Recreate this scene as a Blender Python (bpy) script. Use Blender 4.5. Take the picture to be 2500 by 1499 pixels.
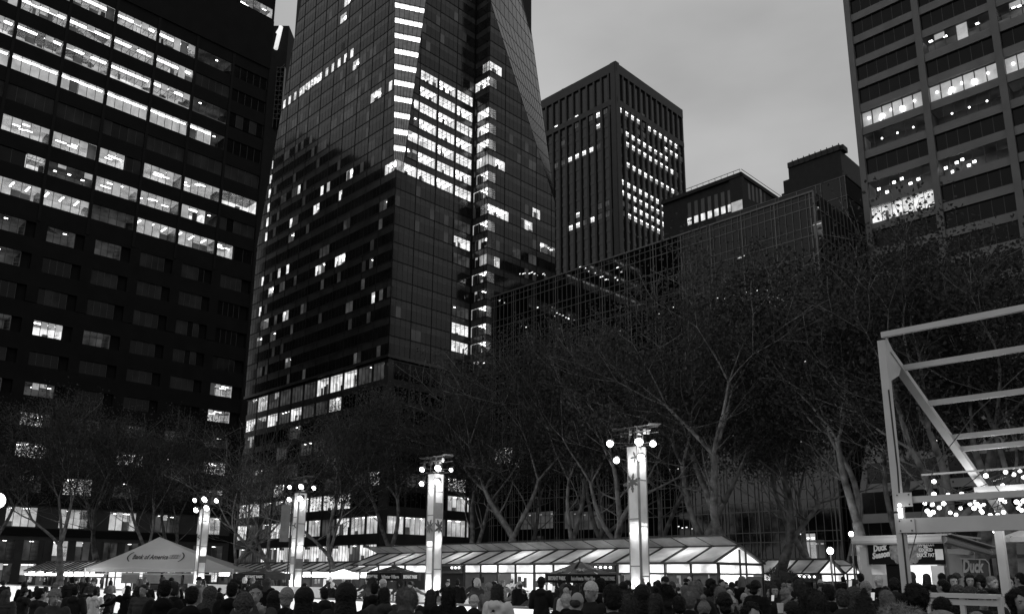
import bpy, bmesh, math, random
import numpy as np
from mathutils import Vector, Matrix, noise
random.seed(7)
R = math.radians
scene = bpy.context.scene
for o in list(bpy.data.objects): bpy.data.objects.remove(o)
COL = scene.collection

# ------------------------------------------------------------------ camera
FL, CX, CY, EYE = 1990.0, 1250.0, 940.0, 1.85
PITCH, ROLL = math.atan(464 / FL), R(0.39)
cam_d = bpy.data.cameras.new("camera"); cam = bpy.data.objects.new("camera", cam_d); COL.objects.link(cam)
cam_d.sensor_width = 36.0; cam_d.lens = 36.0 * FL / 2500.0
cam_d.shift_y = (CY - 749.5) / 2500.0
cam_d.clip_start = 0.1; cam_d.clip_end = 6000
cam.matrix_world = Matrix.Translation((0, 0, EYE)) @ Matrix.Rotation(math.pi / 2 + PITCH, 4, 'X') @ Matrix.Rotation(ROLL, 4, 'Z')
scene.camera = cam
scene.render.resolution_x, scene.render.resolution_y = 1024, 613

# ------------------------------------------------------------------ sky, sun, exposure
SUN_EL, SUN_AZ = 4.0, 250.0
world = bpy.data.worlds.new("World"); scene.world = world; world.use_nodes = True
nt = world.node_tree; nt.nodes.clear()
wo = nt.nodes.new('ShaderNodeOutputWorld'); bg = nt.nodes.new('ShaderNodeBackground')
sky = nt.nodes.new('ShaderNodeTexSky'); sky.sky_type = 'NISHITA'; sky.sun_disc = False
sky.sun_elevation = R(SUN_EL); sky.sun_rotation = R(SUN_AZ); sky.dust_density = 6.0; sky.air_density = 1.0
bw = nt.nodes.new('ShaderNodeRGBToBW')                       # the photograph is black and white
tc = nt.nodes.new('ShaderNodeTexCoord'); mp = nt.nodes.new('ShaderNodeMapping'); mp.inputs['Scale'].default_value = (1.2, 1.2, 3.2)
nz = nt.nodes.new('ShaderNodeTexNoise'); nz.inputs['Scale'].default_value = 1.7; nz.inputs['Detail'].default_value = 5; nz.inputs['Roughness'].default_value = 0.5
rmp = nt.nodes.new('ShaderNodeMapRange'); rmp.inputs['From Min'].default_value = 0.3; rmp.inputs['From Max'].default_value = 0.7
rmp.inputs['To Min'].default_value = 0.74; rmp.inputs['To Max'].default_value = 1.14
# overcast layer: mostly even cloud, lit a little by the sky behind it
add = nt.nodes.new('ShaderNodeMath'); add.operation = 'MULTIPLY_ADD'; add.inputs[1].default_value = 0.16; add.inputs[2].default_value = 3.1
mul = nt.nodes.new('ShaderNodeMath'); mul.operation = 'MULTIPLY'
nt.links.new(sky.outputs[0], bw.inputs[0]); nt.links.new(bw.outputs[0], add.inputs[0])
nt.links.new(tc.outputs['Generated'], mp.inputs[0]); nt.links.new(mp.outputs[0], nz.inputs[0]); nt.links.new(nz.outputs[0], rmp.inputs[0])
nt.links.new(add.outputs[0], mul.inputs[0]); nt.links.new(rmp.outputs[0], mul.inputs[1])
nt.links.new(mul.outputs[0], bg.inputs[0]); bg.inputs[1].default_value = 0.132
nt.links.new(bg.outputs[0], wo.inputs[0])
sd = bpy.data.lights.new("sun", 'SUN'); sd.energy = 0.04; sd.angle = R(20); sun = bpy.data.objects.new("sun", sd); COL.objects.link(sun)
sun.rotation_euler = (R(90 - SUN_EL), 0, R(180 - SUN_AZ))
scene.view_settings.view_transform = 'Standard'; scene.view_settings.look = 'None'; scene.view_settings.gamma = 1
scene.view_settings.exposure = 0.15
scene.cycles.use_denoising = True; scene.cycles.max_bounces = 6; scene.cycles.diffuse_bounces = 2; scene.cycles.glossy_bounces = 3
scene.cycles.transparent_max_bounces = 8; scene.cycles.transmission_bounces = 4; scene.cycles.sample_clamp_indirect = 4
scene.cycles.caustics_reflective = False; scene.cycles.caustics_refractive = False

# ------------------------------------------------------------------ geometry helpers
U = np.array([math.sin(R(44.8)), math.cos(R(44.8))]); V = np.array([-U[1], U[0]])   # the two directions of the street grid
def ray(x, y):
    a = (x - CX) / FL; b = (CY - y) / FL
    a2 = a * math.cos(ROLL) - b * math.sin(ROLL); b2 = a * math.sin(ROLL) + b * math.cos(ROLL)
    return np.array([a2, math.cos(PITCH) - b2 * math.sin(PITCH), math.sin(PITCH) + b2 * math.cos(PITCH)])
def at(x, y, D):                       # the point at depth D (metres along +Y)
    r = ray(x, y); return np.array([r[0] / r[1] * D, D, r[2] / r[1] * D + EYE])
def gx(x, D, y=1400):                  # ground x at depth D
    return at(x, y, D)[0]
def mat(name, base=0.2, rough=0.7, metal=0.0, var=0.15, scale=3.0, emit=0.0, bump=0.0, spec=0.5, trans=0.0, evar=0.0, escale=1.0, detail=3.0):
    m = bpy.data.materials.new(name); m.use_nodes = True; n = m.node_tree; p = n.nodes['Principled BSDF']
    p.inputs['Roughness'].default_value = rough; p.inputs['Metallic'].default_value = metal
    p.inputs['Specular IOR Level'].default_value = spec
    t = n.nodes.new('ShaderNodeTexCoord'); z = n.nodes.new('ShaderNodeTexNoise'); z.inputs['Scale'].default_value = scale; z.inputs['Detail'].default_value = detail
    n.links.new(t.outputs['Object'], z.inputs['Vector'])
    r = n.nodes.new('ShaderNodeMapRange'); r.inputs['From Min'].default_value = .25; r.inputs['From Max'].default_value = .75
    r.inputs['To Min'].default_value = base * (1 - var); r.inputs['To Max'].default_value = base * (1 + var)
    n.links.new(z.outputs['Fac'], r.inputs['Value']); n.links.new(r.outputs[0], p.inputs['Base Color'])
    if emit > 0:
        p.inputs['Emission Color'].default_value = (1, 1, 1, 1)
        if evar > 0:
            z2 = n.nodes.new('ShaderNodeTexNoise'); z2.inputs['Scale'].default_value = escale; z2.inputs['Detail'].default_value = 4
            n.links.new(t.outputs['Object'], z2.inputs['Vector'])
            r2 = n.nodes.new('ShaderNodeMapRange'); r2.inputs['From Min'].default_value = .35; r2.inputs['From Max'].default_value = .65
            r2.inputs['To Min'].default_value = emit * (1 - evar); r2.inputs['To Max'].default_value = emit * (1 + evar)
            n.links.new(z2.outputs['Fac'], r2.inputs['Value']); n.links.new(r2.outputs[0], p.inputs['Emission Strength'])
        else: p.inputs['Emission Strength'].default_value = emit
        m.cycles.emission_sampling = 'NONE'
    if bump > 0:
        b = n.nodes.new('ShaderNodeBump'); b.inputs['Strength'].default_value = bump; b.inputs['Distance'].default_value = 0.05
        n.links.new(z.outputs['Fac'], b.inputs['Height']); n.links.new(b.outputs[0], p.inputs['Normal'])
    if trans > 0: # thin fabric or frosted pane that lets light through
        tr = n.nodes.new('ShaderNodeBsdfTranslucent'); tr.inputs['Color'].default_value = (.9, .9, .9, 1)
        mx = n.nodes.new('ShaderNodeMixShader'); mx.inputs[0].default_value = trans
        n.links.new(r.outputs[0], tr.inputs['Color'])
        n.links.new(p.outputs[0], mx.inputs[1]); n.links.new(tr.outputs[0], mx.inputs[2])
        n.links.new(mx.outputs[0], n.nodes['Material Output'].inputs['Surface'])
    return m
class MB:
    def __init__(s): s.v = []; s.f = []; s.m = []
    def poly(s, pts, m=0):
        i = len(s.v); s.v += [tuple(map(float, p)) for p in pts]; s.f.append(tuple(range(i, i + len(pts)))); s.m.append(m)
    def hexa(s, p, m=0):              # p: 8 points, bottom 4 then top 4
        i = len(s.v); s.v += [tuple(map(float, q)) for q in p]
        for f in ((3, 2, 1, 0), (4, 5, 6, 7), (0, 1, 5, 4), (1, 2, 6, 5), (2, 3, 7, 6), (3, 0, 4, 7)):
            s.f.append(tuple(i + k for k in f)); s.m.append(m)
    def box(s, x0, x1, y0, y1, z0, z1, m=0):
        s.hexa([(x0, y0, z0), (x1, y0, z0), (x1, y1, z0), (x0, y1, z0), (x0, y0, z1), (x1, y0, z1), (x1, y1, z1), (x0, y1, z1)], m)
    def bar(s, a, b, w, h=None, m=0, up=(0, 0, 1)):
        a = Vector(a); b = Vector(b); h = h or w; d = (b - a).normalized(); u = Vector(up)
        if abs(d.dot(u)) > .99: u = Vector((U[0], U[1], 0))
        x = d.cross(u).normalized() * w / 2; y = x.cross(d).normalized() * h / 2
        s.hexa([a - x - y, a + x - y, b + x - y, b - x - y, a - x + y, a + x + y, b + x + y, b - x + y], m)
    def tube(s, pts, rad, n=8, m=0, cap=True):
        pts = [Vector(p) for p in pts]; rad = list(rad) if hasattr(rad, '__len__') else [rad] * len(pts)
        base = len(s.v); pv = None
        for k, p in enumerate(pts):
            d = (pts[min(k + 1, len(pts) - 1)] - pts[max(k - 1, 0)])
            if d.length < 1e-9: d = Vector((0, 0, 1))
            d.normalize()
            if pv is None: pv = d.orthogonal().normalized()
            pv = (pv - d * pv.dot(d)); pv = pv.normalized() if pv.length > 1e-6 else d.orthogonal().normalized()
            w = d.cross(pv)
            for j in range(n):
                a = 2 * math.pi * j / n; q = p + (pv * math.cos(a) + w * math.sin(a)) * rad[k]; s.v.append(tuple(q))
        for k in range(len(pts) - 1):
            for j in range(n):
                a0 = base + k * n + j; a1 = base + k * n + (j + 1) % n
                s.f.append((a0, a1, a1 + n, a0 + n)); s.m.append(m)
        if cap:
            s.f.append(tuple(base + j for j in range(n))[::-1]); s.m.append(m)
            s.f.append(tuple(base + (len(pts) - 1) * n + j for j in range(n))); s.m.append(m)
    def ball(s, c, r, m=0, nu=10, nv=6, noise_=0.0):
        r = (r, r, r) if not hasattr(r, '__len__') else r; b = len(s.v)
        for i in range(nv + 1):
            t = math.pi * i / nv
            for j in range(nu):
                a = 2 * math.pi * j / nu; k = 1 + random.uniform(-noise_, noise_)
                s.v.append((c[0] + r[0] * math.sin(t) * math.cos(a) * k, c[1] + r[1] * math.sin(t) * math.sin(a) * k, c[2] + r[2] * math.cos(t) * k))
        for i in range(nv):
            for j in range(nu):
                a0 = b + i * nu + j; a1 = b + i * nu + (j + 1) % nu; s.f.append((a0, a0 + nu, a1 + nu, a1)); s.m.append(m)
    def disc(s, c, nrm, r, m=0, n=16):
        c = Vector(c); nrm = Vector(nrm).normalized(); a = nrm.orthogonal().normalized(); b = nrm.cross(a)
        s.poly([c + (a * math.cos(2 * math.pi * k / n) + b * math.sin(2 * math.pi * k / n)) * r for k in range(n)], m)
    def build(s, name, mats, parent=None, smooth=False, off=(0, 0, 0)):
        me = bpy.data.meshes.new(name); me.from_pydata([(a - off[0], b - off[1], c - off[2]) for a, b, c in s.v] if any(off) else s.v, [], s.f)
        mats = mats if isinstance(mats, (list, tuple)) else [mats]
        for q in mats: me.materials.append(q)
        me.polygons.foreach_set('material_index', [min(k, len(mats) - 1) for k in s.m])
        if smooth: me.polygons.foreach_set('use_smooth', [True] * len(me.polygons))
        me.update(); o = bpy.data.objects.new(name, me); COL.objects.link(o)
        if parent is not None:
            o.parent = parent
            if parent.type == 'EMPTY' and not any(off): o.matrix_parent_inverse = parent.matrix_basis.inverted()
        else: o.location = off
        return o
def tag(o, label=None, cat=None, group=None, kind=None):
    if label: o['label'] = label
    if cat: o['category'] = cat
    if group: o['group'] = group
    if kind: o['kind'] = kind
    return o
def thing(name, loc, label, cat, group=None):
    o = bpy.data.objects.new(name, None); COL.objects.link(o); o.location = tuple(map(float, loc)); o.empty_display_size = .3
    return tag(o, label, cat, group)
def text_mesh(txt, size, origin, ex, ez, name, m, parent, shear=0.0, weight=0.0, thick=0.01, width=None, spacing=1.0):
    cu = bpy.data.curves.new(name, 'FONT'); cu.body = txt; cu.size = size; cu.align_x = 'CENTER'; cu.align_y = 'CENTER'; cu.offset = weight
    cu.extrude = thick / 2; cu.shear = shear; cu.resolution_u = 2; cu.space_character = spacing
    tmp = bpy.data.objects.new("tmp", cu); COL.objects.link(tmp)
    me = bpy.data.meshes.new_from_object(tmp); bpy.data.objects.remove(tmp)
    ex = Vector(ex).normalized(); ez = Vector(ez).normalized(); ey = ex.cross(ez) * -1
    if width:
        xs = [v.co.x for v in me.vertices]; w = max(xs) - min(xs); 
        for v in me.vertices: v.co.x *= width / w
    for v in me.vertices:
        c = v.co.copy(); q = Vector(origin) + ex * c.x + ez * c.y + ex.cross(ez) * c.z; v.co = q
    me.materials.clear(); me.materials.append(m)
    o = bpy.data.objects.new(name, me); COL.objects.link(o)
    if parent is not None:
        o.parent = parent; o.matrix_parent_inverse = parent.matrix_basis.inverted()
    return o
class Face:                            # a vertical facade plane: s along it, z up, d outwards
    def __init__(s, o, d, flip=False):
        s.o = np.array(o, float); s.d = np.array(d, float); s.n = np.array([s.d[1], -s.d[0]])
        if np.dot(s.n, s.o) > 0: s.n = -s.n          # outwards = towards the square
    def P(s, a, z, d=0.0):
        q = s.o + s.d * a + s.n * d; return (q[0], q[1], z)
    def box(s, mb, s0, s1, z0, z1, d0, d1, m=0):
        P = s.P; mb.hexa([P(s0, z0, d0), P(s1, z0, d0), P(s1, z0, d1), P(s0, z0, d1), P(s0, z1, d0), P(s1, z1, d0), P(s1, z1, d1), P(s0, z1, d1)], m)
    def quad(s, mb, s0, s1, z0, z1, d=0, m=0):
        P = s.P; mb.poly([P(s0, z0, d), P(s1, z0, d), P(s1, z1, d), P(s0, z1, d)], m)
    def pix(s, x, y, d=0.0):
        r = ray(x, y); nn = s.n; o = s.o + s.n * d; t = np.dot(nn, o) / np.dot(nn, r[:2]); p = r * t
        return float(np.dot(p[:2] - o, s.d)), float(p[2] + EYE)
M = {}
M['frame'] = mat('dark_window_frame', .03, .5)
M['wall_in'] = mat('lit_room_wall', .5, .8, emit=.26, evar=.5, escale=.5)
M['ceil_in'] = mat('lit_room_ceiling', .6, .8, emit=.42, evar=.3, escale=.6)
M['fix'] = mat('ceiling_light', .8, .5, emit=5.0)
M['blind'] = mat('backlit_blind', .4, .8, emit=.28, evar=.25, escale=.7)
M['white'] = mat('bright_lit_room', .5, .8, emit=.62, evar=.5, escale=.6)
M['dimroom'] = mat('dim_room', .05, .8, emit=.034, evar=.6, escale=.4)
M['glass'] = mat('dark_window_glass', .006, .12, var=.4, scale=.4, spec=.16)
M['dimblind'] = mat('dim_blind_behind_glass', .008, .5, spec=.15, emit=.0035, evar=.6, escale=.35)
WM = [M['frame'], M['wall_in'], M['ceil_in'], M['fix'], M['blind'], M['white'], M['dimroom'], M['glass'], M['dimblind']]
FR, WI, CE, FI, BL, WH, DI, GL, DB = range(9)
rw = random.Random(3)
def room(mb, F, s0, s1, z0, z1, dep, kind, panes=5, d=0.0):
    """one window with the room behind it; kind picks what is lit in the room"""
    P = F.P; w = s1 - s0; h = z1 - z0
    ce = {'strip': CE, 'blind': WH, 'full': WH, 'spots': DI, 'diag': CE, 'desk': CE, 'dim': DI, 'lamp': DI, 'grid': CE, 'half': CE}.get(kind, DI)
    wl = {'strip': WH, 'full': WH, 'blind': WH, 'grid': WI}.get(kind, WI if ce == CE else DI)
    if kind == 'dark':
        F.quad(mb, s0, s1, z0, z1, d, GL)
    elif kind == 'shade':
        for k in range(panes):
            a, b = s0 + w * k / panes, s0 + w * (k + 1) / panes
            F.quad(mb, a, b, z0, z1, d, DB if rw.random() < .8 else GL)
    else:
        mb.poly([P(s0, z1, d), P(s1, z1, d), P(s1, z1, -dep), P(s0, z1, -dep)], ce)
        mb.poly([P(s0, z0, d), P(s1, z0, d), P(s1, z0, -dep), P(s0, z0, -dep)], wl)
        mb.poly([P(s0, z0, -dep), P(s1, z0, -dep), P(s1, z1, -dep), P(s0, z1, -dep)], wl)
        mb.poly([P(s0, z0, d), P(s0, z0, -dep), P(s0, z1, -dep), P(s0, z1, d)], wl)
        mb.poly([P(s1, z0, d), P(s1, z0, -dep), P(s1, z1, -dep), P(s1, z1, d)], wl)
        def fx(a, b, d0, d1, t=.06): F.box(mb, a, b, z1 - .12 - t, z1 - .12, -d1, -d0, FI)
        if kind == 'strip': fx(s0 + .1, s1 - .1, .7, 1.3)
        elif kind == 'blind': fx(s0 + .1, s1 - .1, .5, 1.0)
        elif kind == 'half': fx(s0 + .1, s0 + w * .45, .6, 1.2); fx(s0 + w * .62, s1 - .1, .6, 1.2)
        elif kind == 'desk':
            for k in range(4):
                a = s0 + w * rw.uniform(.0, .75); q = rw.uniform(.4, dep - 1); fx(a, a + rw.uniform(.9, 1.7), q, q + .28)
        elif kind == 'diag':
            k = .6
            while k < w - .3: fx(s0 + k, s0 + k + .28, .5, min(2.6, dep - .2)); k += 2.3
        elif kind == 'spots':
            for k in range(3): a = s0 + w * rw.uniform(.05, .9); q = rw.uniform(.4, dep - .8); fx(a, a + .5, q, q + .4)
        elif kind == 'lamp': a = s0 + w * rw.uniform(.2, .7); fx(a, a + .5, .8, 1.1)
        elif kind == 'grid':
            n = max(2, int(w / 1.5))
            for k in range(n):
                for q in (.4, 1.3, 2.2): fx(s0 + w * (k + .25) / n, s0 + w * (k + .75) / n, q, q + .35)
        if kind in ('full', 'grid', 'strip', 'half'):
            q = .9
            while q < w: F.box(mb, s0 + q - .03, s0 + q + .03, z1 - .14, z1 - .1, -dep + .1, -.1, FR); q += 1.15
            for q in (.95, 1.9): 
                if q < dep - .2: F.box(mb, s0 + .05, s1 - .05, z1 - .14, z1 - .1, -q - .03, -q + .03, FR)
            for _ in range(rw.randint(1, 3)):
                a = s0 + w * rw.uniform(.0, .85); F.box(mb, a, a + rw.uniform(.15, .9), z0, z0 + h * rw.uniform(.15, .75), -rw.uniform(.5, 1.2), -.4, rw.choice([DI, FR, WI]))
        if kind in ('blind',):
            for k in range(panes):
                a, b = s0 + w * k / panes, s0 + w * (k + 1) / panes
                F.quad(mb, a + .04, b - .04, z0, z1 - h * rw.choice([.22, .26, .3]), d - .12, BL if rw.random() < .85 else DI)
        elif kind in ('strip', 'desk', 'half', 'spots', 'diag'):
            for k in range(panes):
                a, b = s0 + w * k / panes, s0 + w * (k + 1) / panes; q = rw.random()
                if q < .30: F.quad(mb, a + .04, b - .04, z1 - h * rw.uniform(.2, .4), z1, d - .12, BL)
                elif q < .36: F.quad(mb, a + .04, b - .04, z0, z1, d - .12, BL if rw.random() < .6 else DI)
                elif q < .5: F.quad(mb, a + .04, b - .04, z0, z0 + h * rw.uniform(.2, .5), d - .12, DI)
    t = .035
    for k in range(panes + 1): a = s0 + w * k / panes; F.box(mb, a - t, a + t, z0, z1, d - .05, d + .05, FR)
class Windows:                         # up to 100 windows as parts, the smaller rest as one stuff part
    def __init__(s, parent, cap=98): s.items = []; s.parent = parent; s.cap = cap
    def add(s, F, s0, s1, z0, z1, dep, kind, panes=5, d=0.0, name='window', pri=None):
        mb = MB(); room(mb, F, s0, s1, z0, z1, dep, kind, panes, d)
        q = np.array(F.P((s0 + s1) / 2, (z0 + z1) / 2)); a = (s1 - s0) * (z1 - z0) / (q @ q) * (1 if kind in ('dark', 'shade') else 9)
        s.items.append((a, mb, name))
    def flush(s):
        s.items.sort(key=lambda t: -t[0])
        for a, mb, n in s.items[:s.cap]: mb.build(n, WM, s.parent)
        rest = s.items[s.cap:]
        if rest:
            g = MB()
            for a, mb, n in rest:
                i = len(g.v); g.v += mb.v; g.f += [tuple(i + k for k in f) for f in mb.f]; g.m += mb.m
            tag(g.build('far_windows', WM, s.parent), kind='stuff')
# ================================================================== GROUND
M['ground'] = mat('park_paving', .03, .85, var=.3, scale=.6, bump=.3)
M['asphalt'] = mat('asphalt', .05, .9, var=.3, scale=1.5)
g = MB(); g.poly([(-900, -300, 0), (900, -300, 0), (900, 1300, 0), (-900, 1300, 0)]); tag(g.build('ground', M['ground']), kind='structure')
def strip(name, pts, z, m):
    g = MB(); g.poly([(p[0], p[1], z) for p in pts]); return tag(g.build(name, m), kind='structure')
def uv(a, b): q = U * a + V * b; return (q[0], q[1])      # a along U, b along V from the camera
strip('road', [uv(99, -200), uv(99, 400), uv(109, 400), uv(109, -200)], .004, M['asphalt'])
strip('avenue', [uv(-200, 120), uv(400, 120), uv(400, 138), uv(-200, 138)], .008, M['asphalt'])
M['ice'] = mat('skating_ice', .82, .12, var=.06, scale=.5, spec=.5)
strip('ice_rink', [uv(15.2, 13.2), uv(15.2, 66), uv(29, 66), uv(29, 13.2)], .012, M['ice'])
M['board'] = mat('white_rink_board', .85, .5, var=.06); M['glowboard'] = mat('rink_board_added_glow', .85, .5, emit=.85, evar=.25, escale=.5); M['rail'] = mat('rink_rail', .5, .4)  # near boards glow by added emission, standing in for light falling on them
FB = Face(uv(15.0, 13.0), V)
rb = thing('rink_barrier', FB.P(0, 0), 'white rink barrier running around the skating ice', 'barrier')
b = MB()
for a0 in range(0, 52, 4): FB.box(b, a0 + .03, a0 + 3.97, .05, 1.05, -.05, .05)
b.build('board_panel', M['glowboard'], rb)
b = MB(); FB.box(b, 0, 52, 1.053, 1.11, -.07, .07); b.build('rail', M['rail'], rb)
FB2 = Face(uv(15.2, 13.0), U); b = MB()
for a0 in np.arange(0, 13.6, 3.4): FB2.box(b, a0 + .03, a0 + 3.37, .05, 1.05, -.05, .05)
b.build('board_panel', M['board'], rb)
FB3 = Face(uv(29.2, 13.0), V); b = MB()
for a0 in range(0, 52, 4): FB3.box(b, a0 + .03, a0 + 3.97, .05, 1.05, -.05, .05)
b.build('board_panel', M['board'], rb)

# ================================================================== LEFT OFFICE BLOCK (west of the avenue)
M['stoneL'] = mat('dark_stone_cladding', .008, .75, spec=.12, var=.25, scale=.4, bump=.1)
M['pierL'] = mat('dark_metal_pier', .005, .6, spec=.15, var=.2)
A = Face((-50.2, 150.), U)
ob = thing('office_block', A.P(-30, 0), 'wide dark office block with long bands of lit windows above the tent', 'building')
bays = [(-67.5, -60.3), (-60.1, -53.1), (-52.9, -45.8), (-45.3, -38.4), (-37.9, -31.0), (-30.5, -23.5), (-23.0, -16.1), (-15.6, -8.7), (-8.2, -1.0)]
b = MB(); A.box(b, -75, -.9, 0, 124, -28, -4.3); A.box(b, -75, -1.0, 0, 94, -70, -28); A.box(b, -75, -1.1, 0, 102, -82, -70); A.box(b, -75, -1.2, 0, 110, -105, -82); A.box(b, -75, -1.3, 0, 156, -118, -105); A.box(b, -75, -1.4, 0, 168, -142, -118); b.build('core', M['stoneL'], ob)
b = MB(); A.box(b, -.9, -.7, 0, 124, -28, .35); A.box(b, -75, -.7, 121, 124.5, -4.3, .4); b.build('end_wall', M['stoneL'], ob)
ups = [60.2, 65.4, 70.8, 76.3, 81.8, 87.5, 92.7, 98.0]
lit = {98.0: ['', '', '', 'strip', 'strip', 'strip', 'strip', 'lamp', 'dark'],
       92.7: ['', '', 'blind', 'strip', 'strip', 'half', 'strip', 'shade', 'dark'],
       87.5: ['', '', 'strip', 'half', 'half', 'strip', 'half', 'lamp', 'shade'],
       81.8: ['', '', 'blind', 'blind', 'blind', 'blind', 'blind', 'blind', 'dark'],
       76.3: ['', '', 'shade', 'shade', 'shade', 'shade', 'shade', 'shade', 'shade'],
       70.8: ['', '', 'dark', 'desk', 'desk', 'desk', 'desk', 'desk', 'full'],
       65.4: ['', '', 'dark', 'desk', 'spots', 'desk', 'desk', 'half', 'shade'],
       60.2: ['', '', 'diag', 'diag', 'diag', 'dim', 'diag', 'diag', 'dim']}
WL = Windows(ob)
b = MB(); piers = MB()
for z in ups:
    for k, (s0, s1) in enumerate(bays):
        kd = lit[z][k] or 'dark'
        if k < 2 and z > 90: continue
        x0, x1 = s0, s1
        if z == 70.8 and k == 5: WL.add(A, s0, s0 + 4.2, z, z + 2.75, 4, 'desk', 3); WL.add(A, s0 + 4.4, s1, z, z + 2.75, 4, 'shade', 2); continue
        if z == 65.4 and k == 3: WL.add(A, s0 + 4.2, s1, z, z + 2.75, 4, 'full', 2); WL.add(A, s0, s0 + 4.0, z, z + 2.75, 4, 'dark', 2); continue
        if z == 60.2 and k == 8: WL.add(A, s0, s0 + 3.2, z, z + 2.75, 4, 'desk', 2); WL.add(A, s0 + 3.4, s1, z, z + 2.75, 4, 'dark', 2); continue
        if z == 65.4 and k == 7: WL.add(A, s0, s0 + 4.6, z, z + 2.75, 4, 'strip', 3); WL.add(A, s0 + 4.7, s1, z, z + 2.75, 4, 'lamp', 2); continue
        if z == 81.8 and k == 7: WL.add(A, s0, s0 + 4.2, z, z + 2.75, 4, 'blind', 3); WL.add(A, s0 + 4.3, s1, z, z + 2.75, 4, 'lamp', 2); continue
        WL.add(A, s0, s1, z, z + 2.75, 4, kd, 5)
    nz_ = z + 5.35 if z < 98 else 103.2
    A.box(b, -75, -.7, z + 2.75, nz_, -4.3, .25)
A.box(b, -75, -.7, 57.2, 60.2, -4.3, .25)
prev = None
for s0, s1 in bays:
    if prev is not None: A.box(piers, prev, s0, 57.2, 121, -4.2, .35)
    prev = s1
A.box(b, -75, -.7, 103.2, 114.4, -4.3, .5); A.box(b, -75, -.7, 119.2, 121, -4.3, .25)
A.box(b, -75, -8.4, 114.4, 119.2, -4.3, .15)
WL.add(A, -8.2, -1.0, 115.0, 117.4, 4, 'desk', 5)
A.box(b, -8.4, -.7, 117.4, 119.2, -4.3, .25); A.box(b, -8.4, -.7, 114.4, 115.0, -4.3, .25)
lows = [54.2, 48.9, 43.6, 38.2, 33.1, 28.2, 23.4, 18.7, 13.8]
low_lit = {54.2: {2: 'lamp', 3: 'lamp', 4: 'lamp', 5: 'dim'}, 48.9: {2: 'spots', 3: 'lamp', 6: 'shade'}, 43.6: {}, 38.2: {2: 'blind', 3: 'lamp', 4: 'strip', 5: 'dim'},
           33.1: {8: 'desk'}, 28.2: {3: 'lamp', 4: 'spots', 8: 'desk'}, 23.4: {3: 'dim', 4: 'desk', 5: 'dim', 6: 'lamp', 7: 'dim', 8: 'lamp'},
           18.7: {3: 'spots', 4: 'desk', 5: 'dim', 6: 'desk', 7: 'lamp', 8: 'desk'}, 13.8: {2: 'full', 3: 'full', 4: 'spots', 5: 'desk', 6: 'spots', 7: 'lamp', 8: 'spots'}}
for z in lows:
    for k, (s0, s1) in enumerate(bays):
        a, c = s0 + 1.2, s0 + 5.45
        WL.add(A, a, c, z, z + 2.6, 4, low_lit[z].get(k, 'shade' if rw.random() < .6 and z > 30 else 'dark'), 4)
        A.box(b, s0 - .5, a, z, z + 2.6, -4.2, .25)
        A.box(b, c, s1 + .02, z, z + 2.6, -4.2, -.4)
    A.box(b, -75, -.7, z + 2.6, (z + 5.3 if z < 54 else 57.2), -4.3, .24)
A.box(b, -75, -.7, 12.4, 13.8, -4.3, .24)
b.build('spandrel_bands', M['stoneL'], ob); piers.build('piers', M['pierL'], ob)
# street floors: tall shop windows
b = MB()
for k, (s0, s1) in enumerate(bays):
    a, c = s0 + 1.2, s0 + 5.45
    WL.add(A, a, c, 8.6, 11.5, 4, {2: 'full', 3: 'desk', 4: 'desk', 5: 'desk', 6: 'desk', 7: 'spots', 8: 'desk'}.get(k, 'dark'), 4)
    A.box(b, s0 - .5, a, 8.4, 11.9, -4.2, .2, 1); A.box(b, c, s1 + .05, 8.4, 11.9, -4.2, .2, 1); A.box(b, a, c, 8.4, 8.6, -4.2, .2, 1); A.box(b, a, c, 11.5, 11.9, -4.2, .2, 1)
    if k in (2, 3): WL.add(A, s0 + .3, s1 - .6, .5, 6.6, 4, 'full' if k == 2 else 'desk', 5)
    else:
        for q in range(2):
            w0_ = s0 + .8 + q * 3.3; WL.add(A, w0_, w0_ + 2.2, 3.6, 6.6, 4, rw.choice(['spots', 'lamp', 'desk', 'dim']), 2); WL.add(A, w0_, w0_ + 2.2, .4, 3.1, 4, rw.choice(['spots', 'desk', 'full']), 2)
            A.box(b, w0_, w0_ + 2.2, 3.1, 3.6, -4.2, .3, 1); A.box(b, w0_ + 2.2, w0_ + 3.3 if q == 0 else s1 + .05, .0, 6.6, -4.2, .3, 1)
        A.box(b, s0 - .5, s0 + .8, 0, 6.6, -4.2, .3, 1)
    A.box(b, s0 - .5, s0 + .3, 0, 6.6, -4.2, .5, 1); A.box(b, s0 - .5, s1 + .05, 6.6, 7.2, -4.2, .35, 1)
A.box(b, -75, -.7, 7.2, 8.4, -4.3, .45); A.box(b, -75, -.7, 11.9, 12.4, -4.3, .45)
b.build('shop_front', [M['stoneL'], mat('grey_street_stone', .035, .8, var=.3, scale=.5)], ob)
WL.flush()

# numeral sign on the tower behind the block
M['sign_lit'] = mat('lit_numeral', .8, .5, emit=.62, evar=.1)
M['steel_dark'] = mat('dark_steel', .025, .4, metal=.3)
nb = np.array(at(690, 100, 420)); FN = Face((nb[0], nb[1]), (1, 0))
sgt = thing('sign_tower', (nb[0], nb[1], 0), 'dark distant tower top with a lit numeral behind the office block', 'tower')
b = MB(); FN.box(b, -18, 2.2, 0, FN.pix(690, 52)[1] - 1, -30, -3); b.build('tower_shaft', M['stoneL'], sgt)
b = MB()
for k in range(12): FN.box(b, -2.2, 2.4, 255 + k * 3, 255.35 + k * 3, -3, 0); 
for k in (-2, .1, 2.2): FN.box(b, k, k + .25, 250, 289, -2.9, -.2)
for k in range(0, 12, 2): b.bar(FN.P(-2, 255 + k * 3, -.4), FN.P(2.3, 261 + k * 3, -.4), .2)
b.build('sign_lattice', M['steel_dark'], sgt)
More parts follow.
